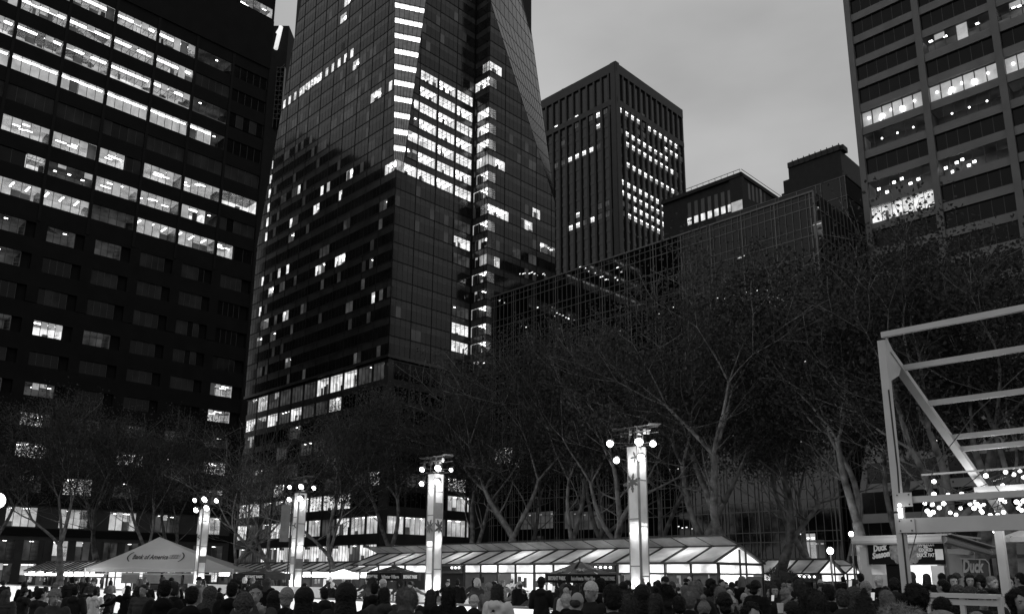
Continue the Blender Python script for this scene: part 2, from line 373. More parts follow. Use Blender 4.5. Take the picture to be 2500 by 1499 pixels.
def pz(x, y): q = FN.pix(x, y, .2); return FN.P(q[0], q[1], .2)
b = MB(); b.tube([pz(673, 120), pz(679, 95), pz(686, 66)], [1.2, 1.25, 1.2], 12); b.tube([pz(686, 68), pz(676, 82)], [1.0, .8], 10)
b.build('numeral', M['sign_lit'], sgt, smooth=True)

# ================================================================== GLASS SKYSCRAPER
M['cw_sp'] = mat('curtain_wall_spandrel_glass', .045, .2, var=.3, scale=.25, spec=.38, detail=1)
M['cw_vis'] = mat('curtain_wall_vision_glass', .014, .09, var=.5, scale=.3, spec=.36, detail=1)
M['cw_dim'] = mat('curtain_wall_glass_over_dim_blinds', .04, .2, var=.3, spec=.4, emit=.014, evar=.5, escale=.2)
M['cw_mull'] = mat('curtain_wall_mullion', .008, .5, spec=.2)
M['cw_fac'] = mat('tilted_facet_glass', .085, .16, var=.12, scale=.2, spec=1.0, detail=1)
M['core'] = mat('inner_core', .01, .9)
Bo = np.array([-28.156, 178.833])
F1 = Face(Bo, U); F2 = Face(Bo, V); So = Bo + U * 25.1 - V * 5.5; F3 = Face(So, U); F4 = Face(Bo + U * 25.1, -V)   # F4: return face of the projecting wing
sk = thing('glass_skyscraper', F1.P(0, 0), 'tall faceted glass skyscraper with lit corner floors behind the trees', 'building')
ZT = 196.; FH = 4.58; Z0 = 96.3 - FH * 20
WS = Windows(sk, 96)
def cells(F, s0, s1, zr, lo, hi, wpitch, litset, kindmap, dim, dz=1.8, seed=1, dep=2.6, dimp=.2):
    """curtain wall cells; lo/hi give the face's limits at a height; lit cells become windows with rooms"""
    r = random.Random(seed); gl = MB(); ml = MB(); nf = zr
    cols = int(round((s1 - s0) / wpitch)); wp = (s1 - s0) / cols
    spans = {}
    for (a, c, fl, kd) in litset: spans.setdefault(fl, []).append((a, c, kd))
    for fl in nf:
        za = Z0 + fl * FH; zs = za + dz - .0; zb = za + FH
        # window zone is za..za+FH-1.55, spandrel above it
        zw0, zw1, zt = za, za + FH - dz, zb
        segs = spans.get(fl, [])
        for c in range(cols):
            a0, a1 = s0 + c * wp, s0 + (c + 1) * wp
            m = (a0 + a1) / 2
            for (p0, p1, mi) in ((zw0, zw1, 1), (zw1, zt, 0)):
                if mi == 1 and any(a <= m <= b_ for a, b_, k_ in segs): continue
                if mi == 1 and r.random() < dimp * dim(m, za): mi = 2
                q = []
                for (aa, zz) in ((a0, p0), (a1, p0), (a1, p1), (a0, p1)):
                    q.append(F.P(min(max(aa, lo(zz)), hi(zz)), zz, 0))
                if math.dist(q[0], q[1]) < .02 and math.dist(q[2], q[3]) < .02: continue
                gl.poly(q, mi)
        for a, c_, kd in segs:
            i0 = round((a - s0) / wp); i1 = round((c_ - s0) / wp)
            a_, b_ = max(s0 + i0 * wp, lo(zw0)), min(s0 + i1 * wp, hi(zw1))
            if b_ > a_ + .3:
                if b_ - a_ > 5.5 and F is F1: F.box(ml, a_, a_ + .3, zw0, zw1, -.3, .03); F.box(ml, b_ - .3, b_, zw0, zw1, -.3, .03); a_ += .3; b_ -= .3
                WS.add(F, a_, b_, zw0 + .05, zw1, dep, kd, max(1, i1 - i0))
    zz0, zz1 = Z0 + min(nf) * FH, Z0 + (max(nf) + 1) * FH
    for c in range(cols + 1):
        a = s0 + c * wp; zb = zz0; zt = zz1
        # stop the mullion where the slanted edge cuts it
        while zt > zb and not (lo(zt) - .01 <= a <= hi(zt) + .01): zt -= .5
        if zt - zb > 1: F.box(ml, a - (.022 if c % 4 else .04), a + (.022 if c % 4 else .04), zb, zt, .0, .03 if c % 4 else .12)
    for fl in nf:
        za = Z0 + fl * FH; l_, h_ = lo(za), hi(za)
        F.box(ml, max(s0, l_), min(s1, h_), za - .09, za + .09, .002, .10)
    return gl, ml
def run(F, s0, s1, floors, kinds, fr=1):  return [(s0, s1, f, kinds) for f in floors]
fl_of = lambda z: int(round((z - Z0) / FH))
rr = random.Random(11)
# --- U face of the main mass (six bays of 6.15 m)
cL1 = lambda z: 0.0 if z < 97 else 1.9 + .105 * (z - 97)
lit1 = []
for fl in range(20, 27):
    for k in range(1, 4): lit1.append((k * 6.15 + .3 - .3, (k + 1) * 6.15 - .01, fl, 'full' if (fl + k) % 2 else 'grid'))
    if fl < 25: lit1.append((1.0 + max(0, cL1(Z0 + fl * FH)), 6.0, fl, 'grid' if fl == 20 else ('desk' if fl in (22, 24) else 'spots')))
lit1.append((18.45, 24.5, fl_of(50 + 5), 'full')); 
for (x, y, w_, kd) in ((1128, 600, 5, 'full'), (1126, 640, 5, 'dim'), (1126, 770, 5, 'lamp'), (1126, 557, 5, 'dim'), (1125, 800, 5, 'full')):
    s_, z_ = F1.pix(x, y); f_ = int((z_ - Z0) // FH); lit1.append((18.45, 24.5, f_, kd))
g1, m1 = cells(F1, 0, 24.6, range(10, 41), cL1, lambda z: 24.6, 1.5375, lit1, None, lambda s, z: .25 if z < 96 else .5, seed=2)
# --- V face
cL2 = lambda z: 0.0 if z < 97 else 1.0 + .055 * (z - 97)
cH2 = lambda z: 67.4 if z < 96 else 67.4 - (z - 96) * .205
lit2 = []
def lv(x, y, w, kd):
    s_, z_ = F2.pix(x, y); f_ = int((z_ - Z0) // FH); i = round((s_ - w / 2) / 1.532); lit2.append((i * 1.532, i * 1.532 + w, f_, kd))
q3 = lambda a, b_: (620 + a * .2022, 250 + b_ * .2022)
for a, b_, w, kd in ((230, 740, 1.5, 'full'), (215, 890, 1.5, 'full'), (205, 1065, 1.5, 'full'), (190, 1225, 1.5, 'full'), (175, 1405, 1.5, 'full'), (535, 1040, 1.5, 'desk'), (370, 1130, 3.0, 'dim'),
                     (835, 1030, 1.5, 'full'), (915, 990, 1.5, 'desk'), (760, 1260, 3.0, 'full'), (1065, 1090, 1.5, 'full'), (1150, 850, 3.0, 'desk'), (445, 1420, 1.5, 'full'), (130, 800, 1.5, 'dim'), (105, 1130, 1.5, 'dim')):
    lv(*q3(a, b_), w, kd)
q6 = lambda a, b_: (580 + a * .4044, 400 + b_ * .4044)
for a, b_, w, kd in ((185, 325, 1.5, 'full'), (178, 415, 1.5, 'full'), (160, 680, 1.5, 'full'), (195, 765, 3.0, 'desk'), (145, 860, 1.5, 'full'), (175, 945, 3.0, 'desk'), (260, 630, 1.5, 'desk'), (310, 600, 1.5, 'full'),
                     (530, 515, 4.6, 'dim'), (485, 620, 1.5, 'full'), (525, 610, 1.5, 'desk'), (608, 570, 1.5, 'full'), (310, 885, 1.5, 'dim'), (383, 870, 1.5, 'dim'), (820, 535, 1.5, 'spots')):
    lv(*q6(a, b_), w, kd)
for a in range(14): lit2.append((21.5 + a * 2.9, 23.6 + a * 2.9, fl_of(138), rr.choice(['full', 'desk', 'desk', 'full'])))
for _ in range(26):
    i_ = rr.randint(2, 40); f_ = rr.randint(10, 19); w_ = rr.choice([1.532, 1.532, 3.064]); lit2.append((i_ * 1.532, i_ * 1.532 + w_, f_, rr.choice(['lamp', 'spots', 'dim', 'dim', 'desk'])))
for (x, y, w, kd) in ((867, 158, 3, 'desk'), (845, 10, 3, 'desk'), (835, 45, 3, 'desk'), (840, 108, 1.5, 'dim'), (922, 222, 4.6, 'desk'), (955, 210, 1.5, 'full'), (882, 222, 1.5, 'dim'), (772, 222, 3, 'dim')): lv(x, y, w, kd)
lit2.append((.0, 4.5, 20, 'grid'))
g2, m2 = cells(F2, 0, 67.4, range(10, 41), cL2, cH2, 1.532, lit2, None, lambda s, z: .9 if 96 < z < 135 else (.25 if z <= 96 else .1), seed=3, dep=2.4)
g1.build('glass_wall', [M['cw_sp'], M['cw_vis'], M['cw_dim']], sk); g2.build('glass_wall', [M['cw_sp'], M['cw_vis'], M['cw_dim']], sk)
m1.build('mullion_grid', M['cw_mull'], sk); m2.build('mullion_grid', M['cw_mull'], sk)
# --- lit chamfer between them: opens upward from z = 97
b = MB(); cm = MB(); fx = MB()
nC = 21; M['cornerdim'] = mat('corner_glass_dim', .04, .1, emit=.06, evar=.3, spec=.7)
def chp(z, t, d=0):
    a = np.array(F1.P(cL1(z), z)); c_ = np.array(F2.P(cL2(z), z)); q = c_ * (1 - t) + a * t; n_ = np.array([F1.n[0] + F2.n[0], F1.n[1] + F2.n[1], 0]); n_ /= np.linalg.norm(n_)
    return tuple(q + n_ * d)
for k in range(nC):
    z0_ = 97.2 + k * FH; z1_ = z0_ + 1.9; z2_ = z0_ + FH
    if k < 18:
        b = MB(); b.poly([chp(z1_, 0), chp(z1_, 1), chp(z2_, 1), chp(z2_, 0)], 1); b.build('corner_glass', [M['cw_sp'], M['cornerdim']], sk); b = MB()     # clear part shows the dim room
        mbx = MB(); mbx.poly([chp(z0_, 0, -.3), chp(z0_, 1, -.3), chp(z1_, 1, -.3), chp(z1_, 0, -.3)], WH)
        for j in range(6):
            t = j / 6; mbx.poly([chp(z0_ + .5, t + .02, -.25), chp(z0_ + .5, t + .14, -.25), chp(z1_ - .3, t + .14, -.25), chp(z1_ - .3, t + .02, -.25)], FI)
        mbx.build('window', WM, sk)
    else: b.poly([chp(z0_, 0), chp(z0_, 1), chp(z2_, 1), chp(z2_, 0)], 0)
    for j in range(7):
        cm.bar(chp(z0_, j / 6, .03), chp(z2_, j / 6, .03), .07)
    cm.bar(chp(z0_, 0, .03), chp(z0_, 1, .03), .1); cm.bar(chp(z1_, 0, .03), chp(z1_, 1, .03), .1)
b.build('corner_glass', M['cw_sp'], sk); cm.build('mullion_grid', M['cw_mull'], sk)
b = MB(); b.poly([F1.P(0, 96.6), F1.P(1.9, 97.2), F2.P(1.0, 97.2)]); b.build('ledge', M['cw_sp'], sk)
# --- projecting wing, its return face, and the bright tilted facet
fz = lambda z: 51.0 - 25.1 if z < 104 else (51.0 - 25.1) * max(0.0, 1 - (z - 104) / 50.0)
lit3 = []
def l3(x, y, w, kd):
    s_, z_ = F3.pix(x, y); f_ = int((z_ - Z0) // FH); i = round((s_ - w / 2) / 1.525); lit3.append((i * 1.525, i * 1.525 + w, f_, kd))
for f_ in (fl_of(128.3), fl_of(100.4 + FH * .1), fl_of(87.5)): pass
for (x, y, w, kd) in ((1208, 172, 4.5, 'full'), (1210, 408, 6, 'grid'), (1212, 518, 7.5, 'grid'), (1306, 530, 3, 'full'), (1290, 555, 4.5, 'desk'), (1205, 610, 4.5, 'desk'), (1330, 612, 3, 'desk'), (1345, 625, 3, 'spots'), (1262, 625, 3, 'dim'), (1300, 640, 3, 'dim')): l3(x, y, w, kd)
g3, m3 = cells(F3, 0, 25.9, range(10, 41), lambda z: 0.0, fz, 1.525, lit3, None, lambda s, z: .7 if 75 < z < 125 else .3, seed=5)
g3.build('glass_wall', [M['cw_sp'], M['cw_vis'], M['cw_dim']], sk); m3.build('mullion_grid', M['cw_mull'], sk)
lit4 = []
for f_ in range(10, 28):
    z_ = Z0 + f_ * FH
    kd = 'grid' if f_ in (11, 12, 13, 15, 18, 20, 27) else ('spots' if f_ < 26 else None)
    if kd and f_ not in (19, 26): lit4.append((0.0, 5.4, f_, kd))
for i_, (a_, b_, f_, kd) in enumerate(list(lit4)):
    if kd == 'spots': lit4[i_] = (1.0, 5.4, f_, 'grid' if f_ in (21, 22, 23, 24, 25) else 'spots')
g4, m4 = cells(F4, 0, 5.5, range(10, 41), lambda z: 0.0, lambda z: 5.5, 1.1, lit4, None, lambda s, z: .1, seed=6)
g4.build('glass_wall', [M['cw_sp'], M['cw_vis'], M['cw_dim']], sk); m4.build('mullion_grid', M['cw_mull'], sk)
# facet: from the slanted edge on the wing back to the north corner line
def nrt(z):    # north silhouette, on the north face plane
    t = (z - 104) / 58.0; return 51.0 - 25.1, (0 if t < 0 else t * 9.0)
b = MB(); cm = MB(); NF = 20
def fp(z, t):
    a = np.array(F3.P(fz(z), z)); s_, q = nrt(z); c_ = np.array(F3.P(s_, z, -q)); return a * (1 - t) + c_ * t
for k in range(NF):
    z0_, z1_ = 104 + k * FH, 104 + (k + 1) * FH
    for j in range(10):
        b.poly([fp(z0_, j / 10), fp(z0_, (j + 1) / 10), fp(z1_, (j + 1) / 10), fp(z1_, j / 10)], 0)
    cm.bar(fp(z0_, 0), fp(z0_, 1), .12)
for j in range(11): cm.tube([fp(104 + k * FH, j / 10) for k in range(NF + 1)], .06, 4)
b.build('tilted_facet', M['cw_fac'], sk); cm.build('mullion_grid', M['cw_mull'], sk)
# west facet strip of the main mass
b = MB(); 
b.poly([F2.P(67.4, 96), F2.P(67.4, 96, -3), F2.P(66, ZT, -24), F2.P(cH2(ZT), ZT)]); b.build('tilted_facet', M['cw_fac'], sk)
# core and soffit
b = MB()
F1.box(b, 3, 50.5, 0, ZT, -60, -3.2); F1.box(b, 5.0 , 24.6, 97, ZT, -3.2, -.6) if False else None
F3.box(b, .3, 25.5, 0, 104, -5.4, -3.0)
b.poly([F1.P(0, ZT), F1.P(50, ZT), F1.P(50, ZT, -60), F2.P(46, ZT)])
b.build('core', M['core'], sk)
b = MB(); F1.box(b, -.15, 24.6, 49.9, 50.6, -3, .2); F2.box(b, -.15, 67.4, 49.9, 50.6, -3, .2); b.build('soffit', M['cw_sp'], sk)
# floors under the soffit, set back 1.5 m
F1b = Face(F1.P(.7, 0, -.7)[:2], U); F2b = Face(F1.P(.7, 0, -.7)[:2], V)
b = MB()
lows_b = [(45.3, 49.4), (40.4, 43.6), (35.6, 38.8), (30.8, 34.0), (25.8, 29.0), (21.2, 24.2), (16.6, 20.0), (10.6, 14.4)]
for i, (za, zb) in enumerate(lows_b):
    k = 0; s_ = 0.0
    while s_ < 64:
        kd = 'dark'
        if i == 0: kd = rr.choice(['desk', 'full']) if 8 < s_ < 26 else ('lamp' if s_ < 8 else rr.choice(['dim', 'spots', 'spots', 'dark', 'desk']))
        if i == 1: kd = rr.choice(['desk', 'spots', 'dim', 'full']) if s_ > 16 else 'dark'
        if i in (2, 3, 4): kd = rr.choice(['dark', 'dark', 'dark', 'dim', 'spots']) if s_ > 6 else 'dark'
        if i == 5: kd = rr.choice(['dark', 'desk', 'dim'])
        if i == 6: kd = rr.choice(['desk', 'full', 'desk', 'spots']) if s_ > 26 else ('full' if 9 < s_ < 25 else 'dark')
        if i == 7: kd = rr.choice(['desk', 'full', 'desk', 'dim', 'spots', 'full'])
        WS.add(F2b, s_ + .2, s_ + 5.6, za, zb, 1.4, kd, 4); s_ += 6.0
    for s_ in np.arange(0, 44, 6.15):
        kd = 'dark'
        if i == 4 and 24 < s_ < 28: kd = 'desk'
        if i in (5, 6) and s_ > 5: kd = rr.choice(['dark', 'desk', 'dim'])
        if i == 7: kd = rr.choice(['desk', 'full', 'desk', 'spots'])
        WS.add(F1b, s_ + .2, s_ + 5.9, za, zb, 1.4, kd, 4)
    top = lows_b[i - 1][0] if i else 49.9
    F1b.box(b, 0, 45, zb, top, -1.4, .1); F2b.box(b, 0, 66, zb, top, -1.4, .1)
for s_ in np.arange(0, 66, 6.0): F2b.box(b, s_ - .22, s_ + .2, 7.6, 49.9, -1.3, .2)
for s_ in np.arange(0, 45, 6.15): F1b.box(b, s_ - .22, s_ + .2, 7.6, 49.9, -1.3, .2)
F1b.box(b, 0, 45, 8.2, 10.6, -1.4, .6); F2b.box(b, 0, 66, 8.2, 10.6, -1.4, .6)
for s_ in np.arange(0, 64, 4.0):
    WS.add(F2b, s_ + .3, s_ + 3.8, .6, 8.2, 1.4, rr.choice(['full', 'desk', 'full', 'full', 'desk', 'spots']), 3)
for s_ in np.arange(0, 44, 4.0):
    WS.add(F1b, s_ + .3, s_ + 3.8, .6, 8.2, 1.4, rr.choice(['full', 'desk', 'dim', 'spots']), 3)
b.build('podium_bands', M['cw_sp'], sk)
WS.flush()
# ================================================================== LOW GLASS-GRID BUILDING across the street
M['blackglass'] = mat('black_mirror_glass', .004, .035, var=.4, scale=.3, spec=.32, detail=1)
M['gridmull'] = mat('pale_metal_mullion', .11, .4, metal=.2)
Ho = np.array([44., 110.]); H1 = Face(Ho, V); H2 = Face(Ho, U)
hb = thing('grid_glass_building', H1.P(30, 0), 'low black glass building with pale mullion grid behind the trees', 'building')
b = MB(); H1.quad(b, 0, 68.1, 0, 57.0, 0, 0); H2.quad(b, 0, 40, 0, 57.0, 0, 0); b.poly([H1.P(0, 57), H1.P(68.1, 57), H1.P(68.1, 57, -50), H1.P(0, 57, -50)], 0)
H1.box(b, .3, 67.8, 0, 56.9, -50, -.3, 0)
b.build('glass_wall', M['blackglass'], hb)
b = MB(); s_ = .6
while s_ < 68.1:
    for off, w in ((0, .16), (-.57, .07), (.57, .07), (1.65, .07), (2.77, .07), (3.88, .07)):
        if 0 < s_ + off < 68.1: H1.box(b, s_ + off - w / 2, s_ + off + w / 2, 0, 57, .004, .13)
    s_ += 5.55
z_ = 2.3
while z_ < 57:
    H1.box(b, 0, 68.1, z_ - .06, z_ + .06, .003, .1); H1.box(b, 0, 68.1, z_ + 1.36 - .05, z_ + 1.36 + .05, .003, .1); z_ += 4.36
H1.box(b, 0, 68.1, 56.85, 57.1, -.2, .2); H1.box(b, -.12, .12, 0, 57, -.1, .16)
b.build('mullion_grid', M['gridmull'], hb)
b = MB(); s_ = .5
while s_ < 40: H2.box(b, s_ - .05, s_ + .05, 0, 57, .004, .12); s_ += 1.4
z_ = 2.3
while z_ < 57: H2.box(b, 0, 40, z_ - .06, z_ + .06, .003, .1); z_ += 4.36
b.build('side_mullion_grid', M['gridmull'], hb)
# lit office lights hung behind this glass, seen as short rows of spots
b = MB(); r8 = random.Random(5)
for (x, y, n, dx, dy) in ((1590, 770, 7, 9, -3), (1740, 732, 9, 16, -3), (1830, 965, 3, 8, -1), (1720, 1060, 6, 20, 1), (1780, 1063, 4, 9, 1), (1690, 972, 5, 10, -2), (1490, 808, 4, 8, 0), (1480, 855, 1, 5, 0), (1930, 790, 4, 9, 4), (1920, 840, 6, 9, 8), (1960, 1080, 3, 9, 3), (1250, 1130, 3, 9, 3), (1640, 1145, 4, 12, 1), (1660, 1285, 4, 9, 1), (1800, 630, 3, 8, -2), (1265, 790, 3, 8, 4), (1360, 765, 5, 10, 4), (1950, 1300, 3, 7, 2), (1900, 1010, 3, 6, 2)):
    for k in range(n):
        a, z_ = H1.pix(x + dx * k + r8.uniform(-4, 4), y + dy * k + r8.uniform(-3, 3))
        H1.box(b, a - .14, a + .14, z_ - .07, z_ + .07, .004, .05)
b.build('lights_in_glass', mat('small_office_light', .8, .5, emit=1.2), hb)
# glowing dashes painted on for the lit windows mirrored in this glass
b = MB()
for seq in (((1210, 728), (1235, 738)), ((1265, 665), (1330, 672), (1370, 660), (1385, 690)), ((1414, 650), (1445, 662), (1475, 678), (1498, 680), (1520, 690)), ((1505, 645), (1525, 668)), ((1310, 745), (1330, 752)), ((1355, 770), (1390, 780))):
    for (xa, ya), (xb, yb) in zip(seq[:-1], seq[1:]):
        n = max(1, int(abs(xb - xa) / 7))
        for k in range(n):
            if r8.random() < .35: continue
            t = (k + r8.random() * .9) / n; a, z_ = H1.pix(xa + (xb - xa) * t, ya + (yb - ya) * t + r8.uniform(-5, 5)); w = r8.uniform(.06, .32)
            H1.box(b, a - w, a + w, z_ - .09, z_ + .09, .004, .05)
b.build('lights_in_glass', mat('painted_window_reflection', .8, .5, emit=.9, evar=.8, escale=2), hb)
WH_ = Windows(hb, 60)
for (x, y, w, h, kd) in ((1997, 560, 1.3, 2.4, 'dim'), (1230, 1112, 5, 3, 'desk'), (1865, 730, 4, 2.2, 'dim'), (1900, 735, 3, 2, 'desk'), (1995, 1345, 2.2, 3, 'dim'), (1975, 1335, 2, 3.6, 'desk'), (1310, 1270, 8, 3, 'dim'), (1440, 1270, 5, 3, 'dim'), (1400, 1268, 4, 3, 'dim'), (1930, 840, 4, 2, 'dim')):
    a, z_ = H1.pix(x, y); mbq = MB()
    H1.quad(mbq, a - w / 2, a + w / 2, z_ - h / 2, z_ + h / 2, .006, DI if kd == 'dim' else BL)
    for k in range(3): H1.box(mbq, a - w / 2 + k * w / 3 + .1, a - w / 2 + k * w / 3 + .5, z_ + h * .3, z_ + h * .36, .007, .03, FI if kd != 'dim' else WI)
    mbq.build('window', WM, hb)
# taller rear volume with the same grid
c2 = at(2064, 429, 122.); H3 = Face(c2[:2], V); H4 = Face(c2[:2], U); zt = c2[2]
b = MB(); H3.quad(b, 0, 24, 0, zt, 0, 0); H4.quad(b, 0, 20, 0, zt, 0, 0); H3.box(b, .2, 23.8, 0, zt - .1, -19, -.2, 0)
b.build('rear_glass_wall', M['blackglass'], hb)
b = MB()
for s_ in (.1, .9, 4.2, 5.0, 8.4, 11.6, 12.3, 15.8, 19.0): H3.box(b, s_ - .05, s_ + .05, 0, zt, .004, .12)
for z_ in np.arange(zt - 14, zt + .1, 3.5): H3.box(b, 0, 24, z_ - .06, z_ + .06, .003, .1); H4.box(b, 0, 20, z_ - .06, z_ + .06, .003, .1)
b.build('rear_mullion_grid', M['gridmull'], hb)

# ================================================================== RIGHT TOWER: pale spandrels, wide dark bays, flared foot
M['trav'] = mat('pale_travertine', .145, .7, var=.18, scale=.5, bump=.15, detail=6)
M['travpier'] = mat('pale_travertine_pier', .125, .7, var=.15, scale=.4, bump=.1, detail=6)
Go = np.array([54.1, 115.9]); G = Face(Go, -V)
gt = thing('travertine_tower', G.P(20, 0), 'tall tower with pale stone bands and wide dark bays at the right edge', 'building')
fl = lambda z: 0.0 if z > 52 else (52 - z) ** 2 * .0075
b = MB(); p = MB(); WG = Windows(gt, 96)
zs = [k * 4.05 + 73.3 - 4.05 * 18 for k in range(0, 47)]
gk = {70.6: 'desk', 66.5: 'lamp', 58.4: 'shade'}
for k, z in enumerate(zs):
    z1 = z + 1.3; d0, d1 = fl(z), fl(z1)
    for s_ in range(0, 60, 10):
        P = G.P
        b.hexa([P(s_ + .75, z, -3), P(s_ + 10, z, -3), P(s_ + 10, z, d0), P(s_ + .75, z, d0), P(s_ + .75, z1, -3), P(s_ + 10, z1, -3), P(s_ + 10, z1, d1), P(s_ + .75, z1, d1)])
        kd = 'dark'; n = s_ // 10; w0, w1, wz0, wz1 = s_ + .8, s_ + 9.95, z1, z + 4.05
        if abs(z1 - 70.55) < .5: kd = 'mixed' if n < 4 else 'dark'
        elif abs(z1 - 66.5) < .5 and n < 4: kd = 'lampd'
        elif abs(z1 - 54.35) < .6 and n == 0: kd = 'full'
        elif abs(z1 - 58.4) < .6 and n < 2: kd = 'diam'
        elif abs(z1 - 78.65) < .6 and n in (1, 2): kd = 'spots'
        elif z1 < 40: kd = 'lamp' if (n, k) in ((0, 4), (1, 6), (1, 4), (2, 5)) else 'dark'
        if z1 < 12: kd = rr.choice(['dark', 'dark', 'lamp'])
        dd = fl(wz0) - .35 if z1 < 52 else -.35
        mb = MB()
        if kd in ('mixed', 'lampd', 'diam'):
            room(mb, G, w0, w1, wz0, wz1, 4, 'dim', 6, dd)
            if kd == 'mixed':
                for i in range(6):
                    a0, a1 = w0 + (w1 - w0) * i / 6, w0 + (w1 - w0) * (i + 1) / 6; G.quad(mb, a0 + .05, a1 - .05, wz0 + .1, wz1 - .1, dd - .25, BL if not (n == 0 and i == 0) else WI)
                for i in range(5):
                    a = w0 + 1 + i * 1.7; zz = wz0 + (.6 if i % 2 else 1.5); mb.ball(G.P(a, zz, dd - .1), .18, FI, 8, 5)
                for i in (2, 4): mb.ball(G.P(w0 + i * 1.5, wz0 + 1.0, dd - .1), .38, FI, 10, 6)
            elif kd == 'lampd':
                for i in range(3): mb.ball(G.P(w0 + 2.6 + i * 2.3, wz0 + 1.4, dd - .2), .14, FI, 8, 5)
            else:
                for i in range(6):
                    a = w0 + .9 + i * 1.15 if n == 0 else w0 + .5 + i * .75; zz = wz0 + [1.6, .7, 1.9, 2.1, .9, 1.2][i]
                    G.box(mb, a, a + .42, zz, zz + .36, dd - 1, dd - .9, FI)
        elif kd == 'full':
            room(mb, G, w0, w1, wz0, wz1, 4, 'full', 6, dd); G.quad(mb, w0, w1, wz0, wz1, dd - .5, WH)
        else: room(mb, G, w0, w1, wz0, wz1, 2.6, kd, 6, dd)
        WG.items.append(((5 if kd != 'dark' else 1) / (1 + n), mb, 'window'))
    if k: 
        pass
G.box(b, 0, 60, 0, 190, -62, -3.05)
b.build('spandrel_bands', M['trav'], gt)
for n in range(7):
    s_ = n * 10 - (.0 if n == 0 else .12); w = .78 if n == 0 else .95
    zz = [0, 6, 12, 18, 24, 30, 36, 42, 52, 190]
    for a, c in zip(zz[:-1], zz[1:]):
        P = G.P; e = .25
        p.hexa([P(s_, a, -3), P(s_ + w, a, -3), P(s_ + w, a, fl(a) + e), P(s_, a, fl(a) + e), P(s_, c, -3), P(s_ + w, c, -3), P(s_ + w, c, fl(c) + e), P(s_, c, fl(c) + e)])
G.box(p, -.2, .0, 0, 190, -62, 0)
p.build('piers', M['travpier'], gt); WG.flush()

# ================================================================== TOWER WITH VERTICAL PIERS, far centre
M['pierc'] = mat('brown_grey_stone_pier', .03, .7, var=.2, scale=.3)
M['piergl'] = mat('deep_dark_glass', .008, .25, var=.3)
mt = at(1500, 152, 300.); T1 = Face(mt[:2], V); T2 = Face(mt[:2], U); ZM = mt[2]
tb = thing('pier_tower', T1.P(20, 0), 'distant square tower with close vertical piers and rows of small lit windows', 'building')
b = MB()
T1.box(b, .6, 47, 0, ZM - 4, -49, -.6, 0)
for z0_, z1_ in ((ZM - 4.3, ZM), (ZM - 19, ZM - 16.6)): T1.box(b, -.9, 48, z0_, z1_, -.55, .3); T2.box(b, 1.2, 50.4, z0_, z1_, -.55, .3)
T1.box(b, -.9, .75, 0, ZM, -2, .35); T2.box(b, -.5, 1.9, 0, ZM, -2, .35)
for k in range(12): T1.box(b, 2.9 + k * 3.9, 3.75 + k * 3.9, 0, ZM - 4, -.55, .28)
for k in range(12): T2.box(b, 4.9 + k * 4.05, 5.7 + k * 4.05, 0, ZM - 4, -.55, .28)
b.poly([T1.P(0, ZM - .1), T1.P(48, ZM - .1), T1.P(48, ZM - .1, -48), T1.P(0, ZM - .1, -48)])
b.build('pier_frame', M['pierc'], tb)
b = MB(); T1.quad(b, 0, 48, 0, ZM - 4, -.5); T2.quad(b, 0, 50.4, 0, ZM - 4, -.5); b.build('glass_wall', M['piergl'], tb)
b = MB(); T1.box(b, 24, 40, ZM, ZM + 1.2, -3, -1); T1.box(b, 30, 31, ZM, ZM + 2.2, -4, -2); T2.box(b, 2, 48, ZM, ZM + .6, -1.2, -1); b.build('roof_rail', M['pierc'], tb)
WT = Windows(tb, 99)
def tw(F, s_, z, kd, dimmed=False):
    mb = MB(); m = {'f': WH, 'd': DI, 'm': BL}[kd]
    F.quad(mb, s_ + .2, s_ + 2.1, z - 1.15, z + 1.15, -.42, m)
    if kd != 'd': F.box(mb, s_ + .4, s_ + 1.9, z + .5, z + .75, -.42, -.38, FI)
    F.box(mb, s_ + 1.1, s_ + 1.2, z - 1.15, z + 1.15, -.40, -.36, FR)
    WT.items.append((9 if kd != 'd' else 2, mb, 'window'))
for z, cs, ds in ((189.8, (0, 1, 2, 3, 5, 6, 7, 8, 9, 10), (4,)), (184.9, (8, 9, 10), (3, 4, 11)), (180.4, (1, 2, 3, 4, 5, 6, 7, 8), (0,)), (175.7, (1, 2, 3, 4, 5, 6, 7, 8, 9), (10,)),
                  (166.4, (1, 2, 3, 4, 5, 6, 7, 8, 9), (10,)), (157.3, (0, 1, 2, 3, 4, 5, 6, 7, 8, 9), ()), (152.6, (0, 1, 2, 3, 4, 5, 6, 7, 8, 9), (10,)), (148.0, (2, 3, 4, 5, 6, 7, 8), (0, 1)), (143.7, (1, 2, 3, 4, 5, 6), (0, 7)), (194, (), (4,))):
    for c in cs: tw(T2, 2.1 + c * 4.05 + (.45 if c == 0 else .9) - (.0), z, 'f' if rr.random() < .5 else 'm')
    for c in ds: tw(T2, 3.0 + c * 4.05, z, 'd')
for z, cs, ds in ((189.8, (0, 2), (1, 3, 5)), (175.2, (3, 4, 5, 6), (2, 7, 8)), (143.8, (3, 5, 6), (0, 1, 2, 4)), (148.4, (), (0, 1, 2, 5)), (193.5, (8,), (6, 5)), (184.5, (), (2, 7))):
    for c in cs: tw(T1, .5 + c * 3.9, z, 'f')
    for c in ds: tw(T1, .5 + c * 3.9, z, 'd' if rr.random() < .7 else 'm')
for z in np.arange(10, ZM - 20, 4.6):
    g_ = MB(); T1.box(g_, .7, 48, z + 2.0, z + 3.2, -.5, -.35); T2.box(g_, 1.4, 50.4, z + 2.0, z + 3.2, -.5, -.35)
    g_.build('spandrel', M['piergl'] if int(z) % 2 else M['cw_dim'], tb) if z < 60 else g_.build('spandrel', M['piergl'], tb)
WT.flush()

